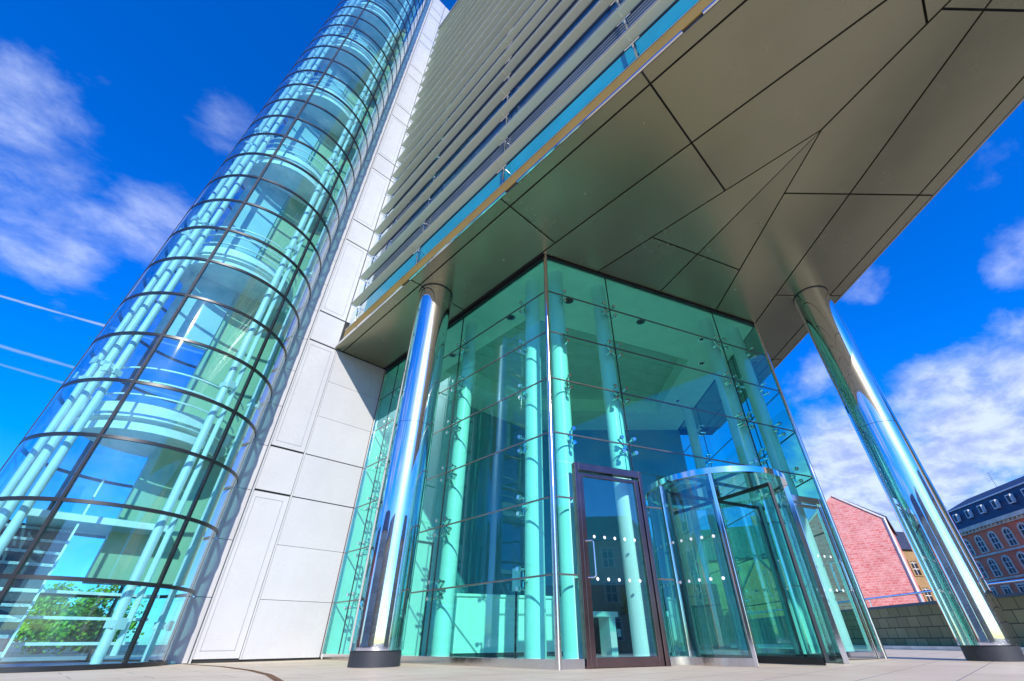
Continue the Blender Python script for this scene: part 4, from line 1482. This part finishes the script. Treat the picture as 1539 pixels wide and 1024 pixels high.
# buildings across the street behind the viewer, seen mirrored in the glass and steel
def street_house(x0, y0, ang, L, h, rh, wallm, roofm, label, depth=12):
    d = V2(cos(R(ang)), sin(R(ang)))
    o = V2(x0, y0)
    n = V2(-d.y, d.x)
    if n.dot(-(o + d * (L / 2))) < 0:
        n = -n
    t = thing('street_house', label, 'house', (x0, y0, 0))
    MB().prism([o, o + d * L, o + d * L - n * depth, o - n * depth], 0, h).build('wall', wallm, t)
    m = MB()
    q = [o + n * .4 - d * .3, o + d * (L + .3) + n * .4, o + d * (L + .3) - n * (depth + .4), o - n * (depth + .4) - d * .3]
    r0, r1 = o - n * depth / 2 + d * 1.5, o + d * (L - 1.5) - n * depth / 2
    m.add([(*p, h) for p in q] + [(*r0, h + rh), (*r1, h + rh)], [(0, 1, 5, 4), (1, 2, 5), (2, 3, 4, 5), (3, 0, 4), (3, 2, 1, 0)])
    m.build('roof', roofm, t, fix=True)
    nw = int(L / 3.0)
    for f in range(int(h / 3.4)):
        for k in range(nw):
            window_arch(t, o, d, n, (k + 0.5) * L / nw, 1.0 + f * 3.4, 1.1, 1.8, False, M_sand, M_wpane)


street_house(2, -44, 6, 17, 10.5, 4.2, M_ochre, M_slateg, 'ochre house with green roof across the street behind the viewer')
street_house(23, -25, -84, 30, 13.5, 4.5, M_ochre, M_slateg, 'tall ochre house with green roof and sunlit long side behind the viewer')
street_house(36, -38, 32, 20, 11, 4, M_ochre, M_slateg, 'long ochre house with green roof at the street bend behind the viewer')
street_house(-40, -10, 96, 26, 10.5, 3.5, M_sand, M_slate, 'long sandstone terrace with slate roof across the plaza to the left')
street_house(-34, -30, 140, 24, 11.5, 4, M_ochre, M_slateg, 'ochre corner terrace with green roof behind the viewer on the sunny side')
street_house(-42, 24, 80, 18, 9, 4, M_redwall, M_slate, 'short red terrace with slate roof at the far left of the plaza')


# ------------------------------------------------------------------ trees behind the tower
def tree(x, y, h, rx, rz, label, seed, nleaf=5200):
    rnd = random.Random(seed)
    t = thing('broadleaf_tree', label, 'tree', (x, y, 0), 'trees behind the glass tower')
    tm = MB()
    tm.tube((x, y, -0.03), (x, y, h * 0.42), 0.20, 10, 0.13)
    for k in range(7):
        a = rnd.uniform(0, 2 * pi)
        z0 = h * rnd.uniform(0.25, 0.42)
        tm.tube((x, y, z0), (x + cos(a) * rx * 0.6, y + sin(a) * rx * 0.6, h * rnd.uniform(0.5, 0.85)), 0.08, 6, 0.02)
    tm.build('trunk', M_bark, t, smooth=True)
    clumps = []
    for k in range(30):
        a, u = rnd.uniform(0, 2 * pi), rnd.uniform(-1, 1)
        rr = rnd.uniform(0.45, 1.0)
        clumps.append((x + cos(a) * rx * rr * sqrt(1 - u * u), y + sin(a) * rx * rr * sqrt(1 - u * u), h - rz + rz * u * rr, rnd.uniform(0.35, 0.75)))
    cm_ = MB()
    for k in range(nleaf):
        cx, cy, cz, cr_ = rnd.choice(clumps)
        q = Vector((rnd.gauss(0, 1), rnd.gauss(0, 1), rnd.gauss(0, 0.8))) * (cr_ * 0.5) + Vector((cx, cy, cz))
        nrm = Vector((rnd.gauss(0, 1), rnd.gauss(0, 1), rnd.gauss(0.6, 1))).normalized()
        a = nrm.orthogonal().normalized()
        b = nrm.cross(a)
        s = rnd.uniform(0.06, 0.14)
        cm_.add([q - a * s, q + b * s * .6, q + a * s, q - b * s * .6], [(0, 1, 2, 3)])
    cm_.build('crown', M_treeleaf, t)


tree(1.05, 33.0, 2.7, 1.3, 1.35, 'round bright green tree framed low in the tower glass between stair and column', 11)
tree(2.9, 35.0, 2.5, 1.2, 1.25, 'second bright green tree low behind the tower glass, nearer the white wall', 12)
tree(-0.9, 37.0, 2.4, 1.1, 1.2, 'bright green tree low behind the tower stair, furthest left', 13)
